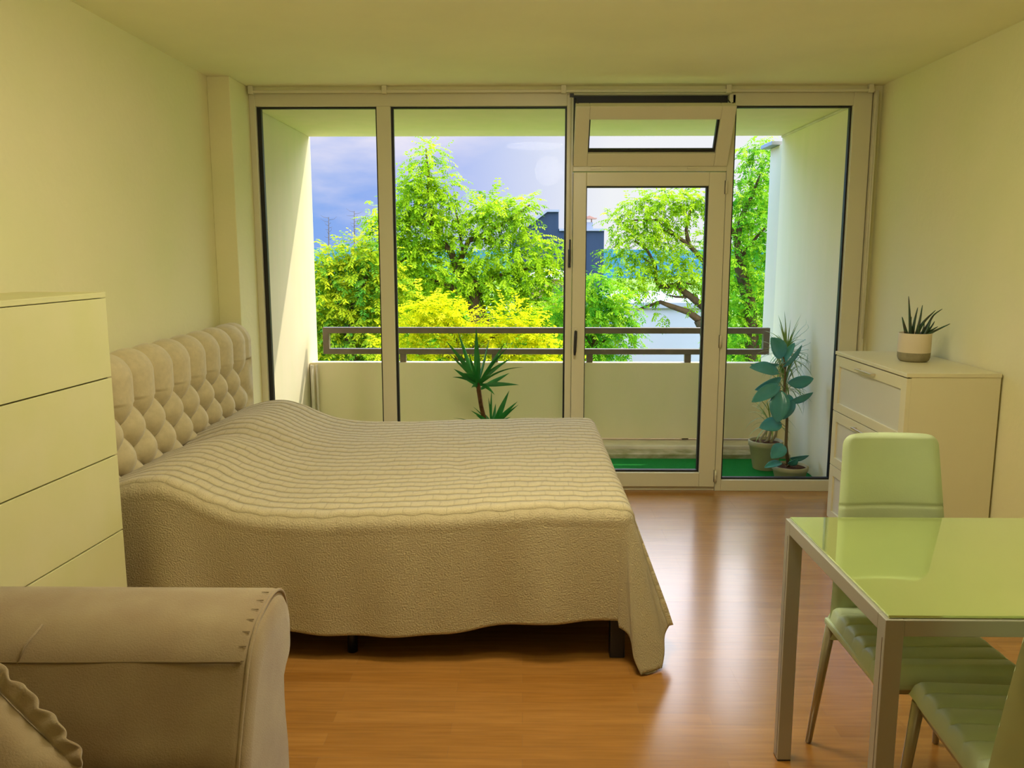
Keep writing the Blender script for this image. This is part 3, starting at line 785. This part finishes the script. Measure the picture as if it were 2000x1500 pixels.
# ================================================================== balcony plants
def blade(mb, base, d, length, width, droop, fold=.25, n=9, side=None, wp=.35, across=(0, 0, 1)):
    """curved lance-shaped leaf: 3 columns (left, midrib, right)"""
    d = d.normalized(); p = Vector(base); rows = []
    up = Vector(across)
    s0 = d.cross(up)
    if s0.length < .05: s0 = Vector((1, 0, 0))
    s0.normalize()
    if side is not None: s0 = (s0 * math.cos(side) + d.cross(s0) * math.sin(side)).normalized()
    for i in range(n + 1):
        t = i / n
        wd = width * (min(1, t / wp) ** .7 * .75 + .25) * (1 - max(0, (t - wp) / (1 - wp)) ** 1.6) if t < 1 else 0.0
        nn = s0.cross(d).normalized()
        rows.append([mb.bm.verts.new(p - s0 * wd / 2 + nn * wd * fold), mb.bm.verts.new(p), mb.bm.verts.new(p + s0 * wd / 2 + nn * wd * fold)])
        p = p + d * (length / n)
        d = (d + Vector((0, 0, -droop / n))).normalized()
    for a, b in zip(rows, rows[1:]):
        for j in range(2):
            f_ = mb.bm.faces.new([a[j], a[j + 1], b[j + 1], b[j]]); f_.smooth = True
def pot(root, r_top, r_bot, h, m, rimh=.03, soil_depth=.02):
    MB().lathe([(0, 0), (r_bot * .96, 0), (r_bot, .004), (r_top * .955, h - rimh), (r_top, h - rimh + .002), (r_top * 1.02, h - .003), (r_top * 1.0, h), (r_top * .92, h), (r_top * .90, h - .03), (r_top * .88, h - .045)], n=48).build('pot', m, root)
    MB().lathe([(0, h - soil_depth + .006), (r_top * .5, h - soil_depth + .002), (r_top * .905, h - soil_depth)], n=32).build('soil', M['soil'], root)

# -- yucca
yr = random.Random(3)
yu = thing('potted_yucca', 'potted yucca with spiky green leaf crowns in front of the parapet', 'potted plant', (-.16, 5.86, .002))
pot(yu, .12, .09, .20, M['terracotta'])
yb = Vector((-.16, 5.86, 0))
def yp(px, py, dy=0): return at(px, py, 5.86 + dy) - yb
tr = [Vector((0, 0, .18)), yp(952, 860), yp(947, 825), yp(940, 795), yp(935, 762), yp(934, 742)]
MB().tube(tr, [.021, .019, .0165, .015, .016, .010], 14).build('stem', M['yucca_trunk'], yu)
tr2 = [Vector((.02, .02, .18)), yp(962, 870), yp(966, 840)]
MB().tube(tr2, [.016, .013, .011], 12).build('stem', M['yucca_trunk'], yu)
crown = yp(934, 752); crown2 = yp(962, 833)
def aim(mb_parent, c0, px, py, width, droop, dy=0, L=1.0):
    c0 = c0 + Vector((yr.uniform(-.008, .008), yr.uniform(-.01, .01), yr.uniform(-.045, .02)))
    tip = yp(px, py, dy); v = tip - c0; mb = MB()
    v2 = v + Vector((0, 0, droop * v.length * .5))
    blade(mb, c0, v2, v.length * 1.03 * L, width * 1.4, droop, fold=.18, side=yr.uniform(-1.0, 1.0), n=10, across=(0, 1, .15))
    mb.build('leaf', M['yucca'], mb_parent)
for a in [(930, 642, .030, .02, 0), (895, 650, .028, .05, .05), (872, 668, .024, .1, -.05), (876, 692, .026, .12, .08), (887, 722, .026, .15, -.08), (884, 738, .016, .6, .03), (936, 690, .022, .02, -.12),
          (990, 681, .030, .25, .04), (1022, 717, .024, .8, -.05), (994, 730, .026, .1, .1), (1012, 753, .024, .2, .06), (985, 672, .020, .1, .14), (976, 712, .03, .3, -.12), (890, 705, .024, .2, .14), (905, 730, .028, .3, -.14),
          (960, 735, .028, .2, -.16), (950, 700, .024, .1, .15), (915, 690, .026, .1, -.16), (965, 775, .02, .8, -.1), (1000, 700, .02, .5, .12), (920, 760, .022, .9, -.12), (955, 665, .02, .1, .1)]:
    aim(yu, crown, *a)
for a in [(954, 778, .018, .02, .03), (960, 764, .020, .02, -.03), (994, 765, .030, .1, .03), (1010, 786, .024, .2, -.02), (1012, 792, .020, .3, .06), (992, 808, .020, .3, -.06), (998, 815, .014, .6, .06), (925, 796, .020, .2, .02), (920, 803, .018, .2, -.04),
          (886, 818, .018, .5, .02), (930, 812, .020, .4, -.1), (975, 800, .024, .1, -.1), (968, 790, .022, .1, .08), (1000, 825, .018, .6, .1), (940, 805, .02, .2, .1)]:
    aim(yu, crown2, *a)

# -- dracaena in the tall pot
dr_ = thing('potted_dracaena', 'tall dracaena with narrow arching leaves in a tall tapered clay pot', 'potted plant', (1.715, 5.82, .002))
pot(dr_, .118, .082, .205, M['terracotta'], .04)
db = Vector((1.715, 5.82, 0)); rr_ = random.Random(11)
def dp(px, py, dy=0): return at(px, py, 5.82 + dy) - db
heads = [(dp(1532, 745), [Vector((.03, .0, .18)), dp(1515, 850), dp(1528, 790), dp(1532, 745)], 58), (dp(1536, 690), [Vector((.0, .03, .18)), dp(1500, 860), dp(1530, 770), dp(1536, 690)], 70), (dp(1505, 815), [Vector((-.03, -.01, .18)), dp(1484, 860), dp(1500, 838), dp(1505, 815)], 22)]
for hd_, path, cnt in heads:
    MB().tube(path, [.011, .009, .008, .007], 8).build('stem', M['dracaena_stem'], dr_)
for hi, (hd_, path, cnt) in enumerate(heads):
    for i in range(cnt):
        a = rr_.uniform(0, 2 * math.pi); el = rr_.choice([R(75), R(60), R(40), R(15), R(-10)]) + rr_.uniform(-.15, .15)
        dd = Vector((math.cos(a) * math.cos(el), math.sin(a) * math.cos(el) * .7, math.sin(el)))
        ln = rr_.uniform(.20, .31) * (1 if hi < 2 else .8)
        mb = MB(); blade(mb, hd_ + Vector((0, 0, rr_.uniform(-.09, .03))), dd, ln, rr_.uniform(.009, .014), .6 + max(0, 1.4 - el) * rr_.uniform(.5, 1.4), fold=.2, n=8)
        for v_ in mb.bm.verts:
            if v_.co.x > .245: v_.co.x = .245 - (v_.co.x - .245) * .3
        mb.build('leaf', M['dracaena'], dr_)

# -- rubber plant in the low pot
rb_ = thing('potted_rubber_plant', 'rubber plant with broad dark blue green leaves in a low clay bowl', 'potted plant', (1.80, 5.53, .002))
pot(rb_, .118, .095, .098, M['terracotta'], .03, .016)
rbb = Vector((1.80, 5.53, 0))
def rp2(px, py, dy=0): return at(px, py, 5.53 + dy) - rbb
MB().tube([Vector((-.01, 0, .085)), rp2(1535, 870), rp2(1537, 820), rp2(1532, 770), rp2(1534, 715), rp2(1528, 690)], [.0125, .011, .0095, .008, .006, .004], 10).build('stem', M['rubber_stem'], rb_)
def broad(px0, py0, px1, py1, wd, dy0=0, dy1=0, roll=0.0, cup=.18):
    a = rp2(px0, py0, dy0); b = rp2(px1, py1, dy1); v = b - a; ln = v.length; d = v.normalized()
    toward = Vector((0, -1, 0.25)); n0 = (toward - d * toward.dot(d)).normalized()
    n0 = (Matrix.Rotation(roll, 3, d) @ n0); s0 = d.cross(n0)
    mb = MB(); K = 14; rows = []
    for i in range(K + 1):
        t = i / K; wv_ = 1.15 * wd * math.sin(math.pi * t ** .92) ** .72 * (1 if t < .97 else .6)
        if t in (0, 1): wv_ = .002
        c_ = a + d * ln * t + n0 * (.04 * ln * math.sin(math.pi * t))
        rows.append([mb.bm.verts.new(c_ + s0 * wv_ / 2 * q + n0 * abs(q) ** 1.3 * wv_ * cup) for q in (-1, -.55, 0, .55, 1)])
    for r0, r1 in zip(rows, rows[1:]):
        for j in range(4):
            f_ = mb.bm.faces.new([r0[j], r0[j + 1], r1[j + 1], r1[j]]); f_.smooth = True
    o_ = mb.build('leaf', M['rubber'], rb_); md = o_.modifiers.new('thickness', 'SOLIDIFY'); md.thickness = .0015
    mb = MB(); mb.tube([a - (a - rp2(1534, (py0 + 6), 0)) * .9, a, a + d * ln * .93 + n0 * -.001], [.003, .003, .001], 6); mb.build('midrib', M['dracaena_stem'], o_)
for a in [(1528, 700, 1505, 660, .105, -.02, -.05, .2), (1529, 718, 1566, 674, .045, -.03, -.06, .75), (1528, 712, 1552, 670, .05, 0, .04, -.6), (1522, 728, 1464, 718, .085, -.02, -.08, .45), (1522, 712, 1465, 712, .04, 0, -.02, -.9),
          (1526, 738, 1474, 762, .065, .0, -.02, -.5), (1524, 752, 1468, 786, .080, -.04, -.12, .25), (1538, 748, 1589, 740, .080, -.02, -.02, .5), (1540, 786, 1588, 767, .055, -.02, -.04, .7), (1524, 762, 1518, 826, .115, -.06, -.10, .1),
          (1540, 770, 1530, 820, .10, -.03, -.02, -.5), (1527, 828, 1483, 836, .088, -.03, -.08, .35), (1532, 870, 1506, 896, .085, -.02, -.10, .3), (1528, 904, 1493, 914, .05, -.03, -.10, .7), (1540, 908, 1558, 896, .05, -.04, -.10, .4), (1542, 895, 1580, 890, .05, 0, .02, .9)]:
    broad(*a)

# ================================================================== trees
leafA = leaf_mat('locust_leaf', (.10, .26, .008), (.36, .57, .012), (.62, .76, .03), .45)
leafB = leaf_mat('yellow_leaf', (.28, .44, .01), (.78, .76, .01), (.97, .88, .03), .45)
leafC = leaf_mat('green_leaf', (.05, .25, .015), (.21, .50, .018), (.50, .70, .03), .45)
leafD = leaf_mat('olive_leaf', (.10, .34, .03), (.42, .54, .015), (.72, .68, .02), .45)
def foliage(name, blobs, depth, m, parent, seed, k=.05, spray=.26, leaflet=.05, droop=.9, dspread=1.0):
    rs = np.random.RandomState(seed); V = []; T = []
    org = np.array(parent.location)
    for bl in blobs:
        px, py, r = bl[:3]; dd = depth + (bl[3] if len(bl) > 3 else 0); kk = k * (bl[4] if len(bl) > 4 else 1)
        c = np.array(at(px, py, dd)); rad = r * dd / F
        n = max(3, int(kk * r * r))
        u = rs.normal(size=(n, 3)); u /= np.linalg.norm(u, axis=1)[:, None]
        rr = rad * rs.uniform(.25, 1.0, n) ** .6
        base = c + u * rr[:, None] * np.array([1, dspread, 1])
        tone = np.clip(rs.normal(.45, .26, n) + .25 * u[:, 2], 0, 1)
        for i in range(n):
            d = u[i] * .8 + rs.normal(size=3) * .6; d[2] *= .6; d /= np.linalg.norm(d) + 1e-9
            p = base[i].copy(); ln = spray * rs.uniform(.6, 1.15); m_n = 7
            side = np.cross(d, [0, 0, 1]); side /= np.linalg.norm(side) + 1e-9
            for q in range(m_n):
                p = p + d * ln / m_n
                d = d + np.array([0, 0, -droop / m_n]); d /= np.linalg.norm(d)
                side = np.cross(d, [0, 0, 1]) + rs.normal(size=3) * .05; side /= np.linalg.norm(side) + 1e-9
                upn = np.cross(side, d)
                for sg in (-1, 1):
                    ld = d * .55 + side * sg * .8 + np.array([0, 0, -.35]) + rs.normal(size=3) * .2; ld /= np.linalg.norm(ld)
                    wd = np.cross(ld, upn); wd /= np.linalg.norm(wd) + 1e-9
                    L_ = leaflet * rs.uniform(.8, 1.25); W_2 = L_ * .21
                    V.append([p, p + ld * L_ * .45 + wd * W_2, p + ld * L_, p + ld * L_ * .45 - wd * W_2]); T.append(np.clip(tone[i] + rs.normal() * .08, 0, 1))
    V = np.array(V) - org; nq = len(V)
    me = bpy.data.meshes.new(name); me.vertices.add(nq * 4); me.vertices.foreach_set('co', V.reshape(-1).astype(np.float32))
    me.loops.add(nq * 4); me.loops.foreach_set('vertex_index', np.arange(nq * 4, dtype=np.int32))
    me.polygons.add(nq); me.polygons.foreach_set('loop_start', np.arange(0, nq * 4, 4, dtype=np.int32)); me.polygons.foreach_set('loop_total', np.full(nq, 4, dtype=np.int32))
    at_ = me.attributes.new('tone', 'FLOAT', 'POINT'); at_.data.foreach_set('value', np.repeat(np.array(T, dtype=np.float32), 4))
    me.update(calc_edges=True); me.materials.append(m)
    o = bpy.data.objects.new(name, me); COL.objects.link(o); o.parent = parent
    return o
GZ = -8.5
def tree(label, px, depth, limbs, blobs, m, seed, k=.05, spray=.26, leaflet=.05, name='locust_tree', trunk_r=.16, dspread=1.0, droop=.9):
    base = at(px, 700, depth); base.z = GZ
    t = thing(name, label, 'tree', base, group='trees beyond the balcony')
    wood = MB()
    for li, (pts, r0, r1) in enumerate(limbs):
        P = []
        for p in pts:
            P.append(at(p[0], p[1], depth + (p[2] if len(p) > 2 else 0)) - base)
        if li == 0: P = [Vector((0, 0, 0)), Vector((P[0].x * .5, 0, (P[0].z) * .5))] + P
        n = len(P); wood.tube(P, [r0 + (r1 - r0) * i / (n - 1) for i in range(n)], 9)
    wood.build('trunk', M['bark'], t)
    foliage('foliage', blobs, depth, m, t, seed, k, spray, leaflet, dspread=dspread, droop=droop)
    return t
# centre tree
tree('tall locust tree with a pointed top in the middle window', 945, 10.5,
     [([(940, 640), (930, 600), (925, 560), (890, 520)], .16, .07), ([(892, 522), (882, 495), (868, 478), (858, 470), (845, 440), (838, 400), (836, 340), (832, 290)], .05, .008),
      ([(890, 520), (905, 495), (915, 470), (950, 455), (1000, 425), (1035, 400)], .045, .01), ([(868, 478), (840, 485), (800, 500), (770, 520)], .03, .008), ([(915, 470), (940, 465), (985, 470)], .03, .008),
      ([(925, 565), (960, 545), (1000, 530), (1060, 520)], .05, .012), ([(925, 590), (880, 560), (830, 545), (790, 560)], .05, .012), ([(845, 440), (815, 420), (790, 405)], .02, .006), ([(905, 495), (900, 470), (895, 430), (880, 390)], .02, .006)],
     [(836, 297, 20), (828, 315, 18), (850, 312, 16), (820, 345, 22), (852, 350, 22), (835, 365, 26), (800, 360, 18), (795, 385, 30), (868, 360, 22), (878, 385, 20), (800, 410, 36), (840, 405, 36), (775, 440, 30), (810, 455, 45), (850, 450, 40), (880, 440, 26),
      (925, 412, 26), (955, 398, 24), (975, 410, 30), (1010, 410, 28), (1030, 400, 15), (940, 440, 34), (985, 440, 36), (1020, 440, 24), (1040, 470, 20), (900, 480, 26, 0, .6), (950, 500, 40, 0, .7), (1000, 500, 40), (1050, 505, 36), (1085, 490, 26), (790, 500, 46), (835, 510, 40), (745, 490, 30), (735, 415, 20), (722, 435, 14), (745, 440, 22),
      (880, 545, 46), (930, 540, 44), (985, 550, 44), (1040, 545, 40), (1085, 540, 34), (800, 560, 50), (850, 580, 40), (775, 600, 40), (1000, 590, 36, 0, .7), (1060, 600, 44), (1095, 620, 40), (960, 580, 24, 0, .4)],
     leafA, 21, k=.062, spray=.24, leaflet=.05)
# yellow shrub-like crown just outside the railing
tree('bright yellow leaved tree crown just beyond the railing', 880, 8.2,
     [([(900, 760), (905, 720), (900, 690)], .09, .05), ([(900, 700), (860, 690), (820, 690), (790, 685)], .03, .01), ([(903, 700), (940, 670), (980, 650)], .03, .01), ([(900, 690), (885, 650), (860, 610)], .025, .006), ([(900, 720), (960, 700), (1020, 690), (1060, 680)], .025, .006)],
     [(820, 600, 24), (850, 605, 26), (885, 610, 24), (905, 630, 24), (840, 630, 24), (800, 640, 26), (930, 650, 26), (965, 645, 26), (1000, 640, 24), (1035, 650, 26), (880, 650, 26), (850, 665, 30), (960, 675, 30), (1010, 680, 30), (1060, 675, 28), (1095, 690, 24), (800, 680, 34), (900, 690, 34), (960, 705, 34), (1040, 705, 34), (860, 705, 30), (785, 610, 14), (1000, 605, 18), (1035, 610, 14), (960, 610, 12), (760, 680, 30)],
     leafB, 22, k=.075, spray=.20, leaflet=.042, name='yellow_tree', dspread=1.2, droop=.3)
tree('broad olive and yellow green tree behind the left window pane', 680, 9.6,
     [([(690, 720), (685, 660), (680, 600)], .14, .06), ([(682, 620), (650, 570), (640, 530)], .04, .01), ([(684, 610), (710, 560), (725, 500)], .04, .01)],
     [(640, 510, 26), (670, 500, 24), (705, 500, 30), (735, 500, 30), (725, 470, 20), (630, 545, 30), (665, 545, 36), (710, 545, 40), (745, 550, 36), (635, 590, 36), (680, 595, 40), (725, 600, 40), (640, 640, 36), (690, 645, 40), (735, 645, 40), (640, 690, 36), (690, 690, 40), (735, 695, 40), (615, 620, 30), (615, 690, 30), (690, 480, 12), (765, 620, 26), (770, 560, 24)],
     leafD, 23, k=.075, spray=.24, leaflet=.05, droop=.7)
tree('spreading locust tree with crooked branches behind the balcony door glass', 1400, 11.0,
     [([(1400, 760), (1378, 650), (1365, 625)], .10, .07), ([(1365, 625), (1345, 610), (1310, 598), (1290, 590), (1265, 598), (1245, 605)], .05, .012), ([(1400, 640), (1380, 605), (1350, 580), (1330, 566), (1318, 558), (1290, 560), (1282, 548), (1280, 520), (1265, 490), (1240, 470)], .055, .014),
      ([(1392, 560), (1375, 510), (1345, 478), (1320, 460), (1290, 448)], .045, .012), ([(1345, 475), (1340, 450), (1345, 425), (1350, 400)], .03, .008), ([(1318, 558), (1330, 550), (1350, 556)], .025, .008), ([(1350, 580), (1320, 580), (1300, 575)], .02, .006), ([(1320, 460), (1285, 430), (1240, 430), (1215, 435)], .022, .006), ([(1280, 520), (1250, 500), (1225, 510)], .016, .005)],
     [(1250, 378, 15), (1290, 385, 20), (1320, 380, 24), (1350, 385, 26), (1375, 380, 20), (1340, 405, 24), (1300, 405, 24), (1260, 400, 18), (1225, 405, 16), (1205, 430, 20), (1240, 425, 22), (1275, 430, 24), (1215, 455, 22), (1250, 455, 26), (1290, 460, 26), (1305, 440, 18), (1270, 485, 24), (1230, 485, 24), (1310, 490, 26), (1345, 495, 24), (1370, 470, 16), (1195, 490, 16), (1340, 530, 26), (1365, 545, 24), (1290, 520, 24), (1250, 520, 22), (1240, 545, 30), (1280, 560, 26), (1330, 545, 22), (1300, 545, 20), (1365, 580, 20, 0, .7), (1220, 570, 26), (1375, 420, 18), (1205, 515, 14), (1340, 595, 10, 0, .5), (1300, 615, 6), (1280, 610, 5)],
     leafA, 24, k=.06, spray=.22, leaflet=.048)
tree('low bushy green tree seen through the lower left of the door glass', 1165, 9.4,
     [([(1170, 760), (1165, 700), (1160, 640)], .07, .03), ([(1165, 680), (1200, 650), (1230, 640)], .02, .006), ([(1165, 690), (1140, 650), (1120, 620)], .02, .006)],
     [(1165, 545, 24), (1150, 580, 34), (1190, 580, 34), (1225, 600, 24), (1160, 620, 40), (1205, 625, 34), (1230, 640, 20), (1150, 665, 36), (1195, 670, 34), (1225, 665, 16), (1170, 700, 26), (1140, 710, 26), (1120, 580, 30), (1110, 650, 34), (1090, 600, 26), (1205, 690, 12)],
     leafC, 25, k=.07, spray=.20, leaflet=.042, droop=.8)
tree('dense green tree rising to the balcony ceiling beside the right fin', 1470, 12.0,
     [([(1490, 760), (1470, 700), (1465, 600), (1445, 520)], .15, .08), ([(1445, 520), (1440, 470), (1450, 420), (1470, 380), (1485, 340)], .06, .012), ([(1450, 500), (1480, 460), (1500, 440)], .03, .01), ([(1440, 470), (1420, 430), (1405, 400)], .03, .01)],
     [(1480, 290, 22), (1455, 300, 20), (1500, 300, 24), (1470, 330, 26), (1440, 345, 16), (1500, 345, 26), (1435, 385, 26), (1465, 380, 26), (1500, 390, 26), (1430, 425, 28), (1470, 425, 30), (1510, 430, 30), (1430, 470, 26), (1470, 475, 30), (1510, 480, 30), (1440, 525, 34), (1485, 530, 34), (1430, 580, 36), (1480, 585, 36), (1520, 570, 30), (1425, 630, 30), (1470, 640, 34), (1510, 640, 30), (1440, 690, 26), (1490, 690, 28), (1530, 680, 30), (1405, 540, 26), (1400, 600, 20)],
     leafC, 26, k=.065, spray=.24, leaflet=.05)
# far dark-green backing trees
for (lab, px, dep, bl, sd) in [('hazy green tree row far behind the left window tree', 640, 26, [(600, 560, 40), (640, 560, 40), (690, 560, 44), (735, 560, 44), (620, 620, 50), (690, 630, 50), (750, 630, 50), (620, 690, 50), (690, 700, 50), (770, 690, 50)], 31),
                               ('dark green tree far behind the middle window crown', 880, 24, [(800, 560, 50), (860, 600, 50), (800, 640, 50), (780, 510, 40), (860, 670, 50), (920, 700, 50), (1000, 690, 50), (1080, 690, 50), (1060, 600, 34), (990, 570, 26), (900, 560, 40), (780, 700, 50), (1100, 640, 40), (1010, 640, 26), (940, 660, 26)], 32),
                               ('dark green tree far behind the right window foliage', 1470, 24, [(1430, 470, 40), (1480, 430, 44), (1500, 520, 50), (1440, 560, 50), (1500, 620, 50), (1440, 650, 50), (1480, 700, 50), (1500, 360, 34), (1150, 640, 44), (1140, 700, 44), (1180, 600, 30)], 33)]:
    tree(lab, px, dep + {31: 4, 32: -2, 33: 2}[sd], [([(px, 760), (px, 700), (px, 620)], .3, .1)], bl, leafC, sd, k=.05, spray=.7, leaflet=.15, name='background_tree')

# bare thin tree tops against the sky at left
for i, (px, top, bot, lab) in enumerate([(642, 424, 520, 'bare thin dead tree top, the left and lower of two'), (692, 412, 520, 'bare thin dead tree top, the right and taller of two')]):
    b0 = at(px, 600, 40); b0.z = GZ; t = thing('bare_tree', lab, 'tree', b0, group='bare tree tops')
    mb = MB(); p0 = at(px, top, 40) - b0; mb.tube([(0, 0, 0), (0, 0, p0.z * .6), (p0.x, 0, p0.z)], [.12, .05, .012], 7)
    mb.build('trunk', M['bark'], t); mb = MB(); r_ = random.Random(i + 5)
    for k_ in range(12):
        z = p0.z - .05 - k_ * .09; s_ = (1 if k_ % 2 else -1); ln = r_.uniform(.08, .26) if k_ > 2 else .38
        rise = r_.uniform(.02, .2); mb.tube([(p0.x, 0, z), (p0.x + s_ * ln * .6, r_.uniform(-.1, .1), z + rise * .3), (p0.x + s_ * ln, 0, z + rise)], [.008, .006, .003], 5)
    mb.build('twigs', M['bark'], t)

# ================================================================== far buildings, ground, hills
bY = 46.0
def bpt(px, py): v = at(px, py, bY); return (v.x, v.z)
bd = thing('dark_building', 'dark blue clad building with a stepped sloping roof beyond the trees', 'building', (at(1100, 500, bY).x, bY, GZ))
o0 = bd.location
poly = [bpt(1000, 466), bpt(1069, 414), bpt(1091, 414), bpt(1091, 451), bpt(1180, 451), (bpt(1180, 451)[0], GZ), (bpt(1000, 466)[0], GZ)]
poly = [(a - o0.x, b - o0.z) for a, b in poly]
MB().prism(poly, 'y', 0, 9).build('wall', M['darkcladding'], bd)
def strip(a, b, th_=.12, dn=.0):
    mb = MB(); A = Vector((bpt(*a)[0] - o0.x, -.15, bpt(*a)[1] - o0.z)); B = Vector((bpt(*b)[0] - o0.x, -.15, bpt(*b)[1] - o0.z))
    d_ = (B - A).normalized(); nrm = Vector((-d_.z, 0, d_.x)) * th_
    vs8 = [A, B, B + nrm, A + nrm]
    bot = [mb.bm.verts.new(v) for v in vs8]; top = [mb.bm.verts.new(v + Vector((0, 9.3, 0))) for v in vs8]
    mb.bm.faces.new(bot); mb.bm.faces.new(top[::-1])
    for i in range(4): mb.bm.faces.new([bot[i], top[i], top[(i + 1) % 4], bot[(i + 1) % 4]])
    mb.build('roof_trim', M['roof_edge'], bd)
strip((1000, 466), (1069, 414)); strip((1069, 414), (1092, 414)); strip((1092, 451), (1181, 451))
c0 = bpt(1156, 447); cx_, cz_ = c0[0] - o0.x, c0[1] - o0.z
cmn = MB().box((cx_ - .22, 2, cz_ - .3), (cx_ + .22, 2.5, cz_ + .42)); co = cmn.build('chimney', M['roof_edge'], bd)
cc = MB(); cc.box((cx_ - .42, 1.8, cz_ + .60), (cx_ + .42, 2.7, cz_ + .66)); cc.prism([(cx_ - .3, cz_ + .66), (cx_ + .3, cz_ + .66), (cx_, cz_ + .78)], 'y', 1.9, 2.6); cc.tube([(cx_ + .15, 2.2, cz_ + .42), (cx_ + .15, 2.2, cz_ + .6)], .03, 6); cc.tube([(cx_ - .15, 2.2, cz_ + .42), (cx_ - .15, 2.2, cz_ + .6)], .03, 6)
cc.build('chimney_cap', M['pinkwall'], co)
# pale grey building behind the door glass
gY = 34.0
a = at(1215, 590, gY); b = at(1420, 590, gY)
gb = thing('grey_building', 'plain pale grey building low behind the balcony door tree', 'building', (a.x, gY, GZ))
Wg = b.x - a.x; Hg = a.z - GZ
MB().box((0, 0, 0), (Wg, 10, Hg - .25)).build('wall', M['greybuilding'], gb)
MB().box((-.15, -.15, Hg - .25), (Wg + .15, 10.15, Hg), .03).build('parapet_coping', M['roof_edge'], gb)
MB().box((Wg * .1, -.03, Hg - 2.9), (Wg * .95, .0, Hg - 2.75)).build('wall_band', M['roof_edge'], gb)
# small pinkish house and dark low roof glimpsed between the crowns
a = at(1040, 545, 30); pk = thing('pink_house', 'small dusty pink house glimpsed between tree crowns in the middle', 'building', (a.x, 30, GZ))
MB().box((0, 0, 0), (1.6, 5, a.z - GZ)).build('wall', M['pinkwall'], pk)
MB().prism([(-.2, a.z - GZ), (1.8, a.z - GZ), (.8, a.z - GZ + .35)], 'y', -.2, 5.2).build('roof', M['ledge'], pk)
MB().box((.75, -.03, a.z - GZ - .55), (1.05, .01, a.z - GZ - .2)).build('window', M['darkroof'], pk)
a = at(915, 603, 27); dk = thing('flat_roofed_shed', 'dark flat roofed building below the middle tree fork', 'building', (a.x, 27, GZ))
MB().box((0, 0, 0), (2.0, 2.4, a.z - GZ - .12)).build('wall', M['darkroof'], dk)
MB().box((-.1, -.1, a.z - GZ - .12), (2.1, 2.5, a.z - GZ)).build('roof', M['roof_edge'], dk)
S('ground', MB().box((-160, 8.5, GZ - .5), (160, 420, GZ)), M['ground'])
hm = MB(); r_ = random.Random(4)
NH = 60
hp = [(-220 + 440 * i / NH, EYE + 1.0 + 1.6 * noise.noise(Vector((i * .17, 0, 0))) + .6 * noise.noise(Vector((i * .6, 3, 0)))) for i in range(NH + 1)]
hm.prism(hp + [(220, GZ), (-220, GZ)], 'y', 330, 390); S('hills', hm, M['hill'])

# ================================================================== added fill lamps (above and behind the camera's view)
def lamp(name, loc, power, rad, label):  # adds an unseen glowing globe that brightens the room
    t = thing(name, label, 'lamp', loc)
    em = MATS.get(label)
    if em is None:
        em = bpy.data.materials.new('lamp_glass'); em.use_nodes = True; bs = em.node_tree.nodes['Principled BSDF']
        bs.inputs['Base Color'].default_value = (.9, .88, .8, 1); bs.inputs['Emission Color'].default_value = (1, .93, .72, 1); bs.inputs['Emission Strength'].default_value = FILL_POWER * power
        MATS[label] = em
    s_ = MB(); n = 20
    s_.lathe([(rad * math.sin(math.pi * i / n), -rad * math.cos(math.pi * i / n)) for i in range(n + 1)], n=32); s_.build('globe', em, t)
    MB().tube([(0, 0, rad), (0, 0, CH - loc[2] - .02)], .006, 8).build('cable', M['upvc'], t)
    MB().lathe([(0, CH - loc[2] - .03), (.05, CH - loc[2] - .03), (.055, CH - loc[2]), (0, CH - loc[2])], n=24).build('ceiling_rose', M['upvc'], t)
FILL_POWER = 37.0
lamp('globe_lamp', (.25, 2.02, 2.315), .85, .145, 'round white globe pendant lamp hanging over the middle of the room')
lamp('globe_lamp', (-.2, -1.3, 2.05), .10, .22, 'round white globe pendant lamp hanging at the back of the room')

# added fill light, flush above the bed end and outside the camera's view
t = thing('ceiling_light', 'flat round white ceiling light fixed flush above the foot of the bed', 'lamp', (.1, 2.75, CH))
MB().lathe([(0, 0), (.27, 0), (.275, -.012), (.27, -.03)], n=40).build('housing', M['upvc'], t)
em = bpy.data.materials.new('diffuser_glass'); em.use_nodes = True; bs = em.node_tree.nodes['Principled BSDF']
bs.inputs['Base Color'].default_value = (.9, .88, .8, 1); bs.inputs['Emission Color'].default_value = (1, .93, .72, 1); bs.inputs['Emission Strength'].default_value = FILL_POWER * 1.1
MB().lathe([(.262, -.031), (.24, -.045), (.15, -.055), (0, -.058)], n=40).build('diffuser', em, t)
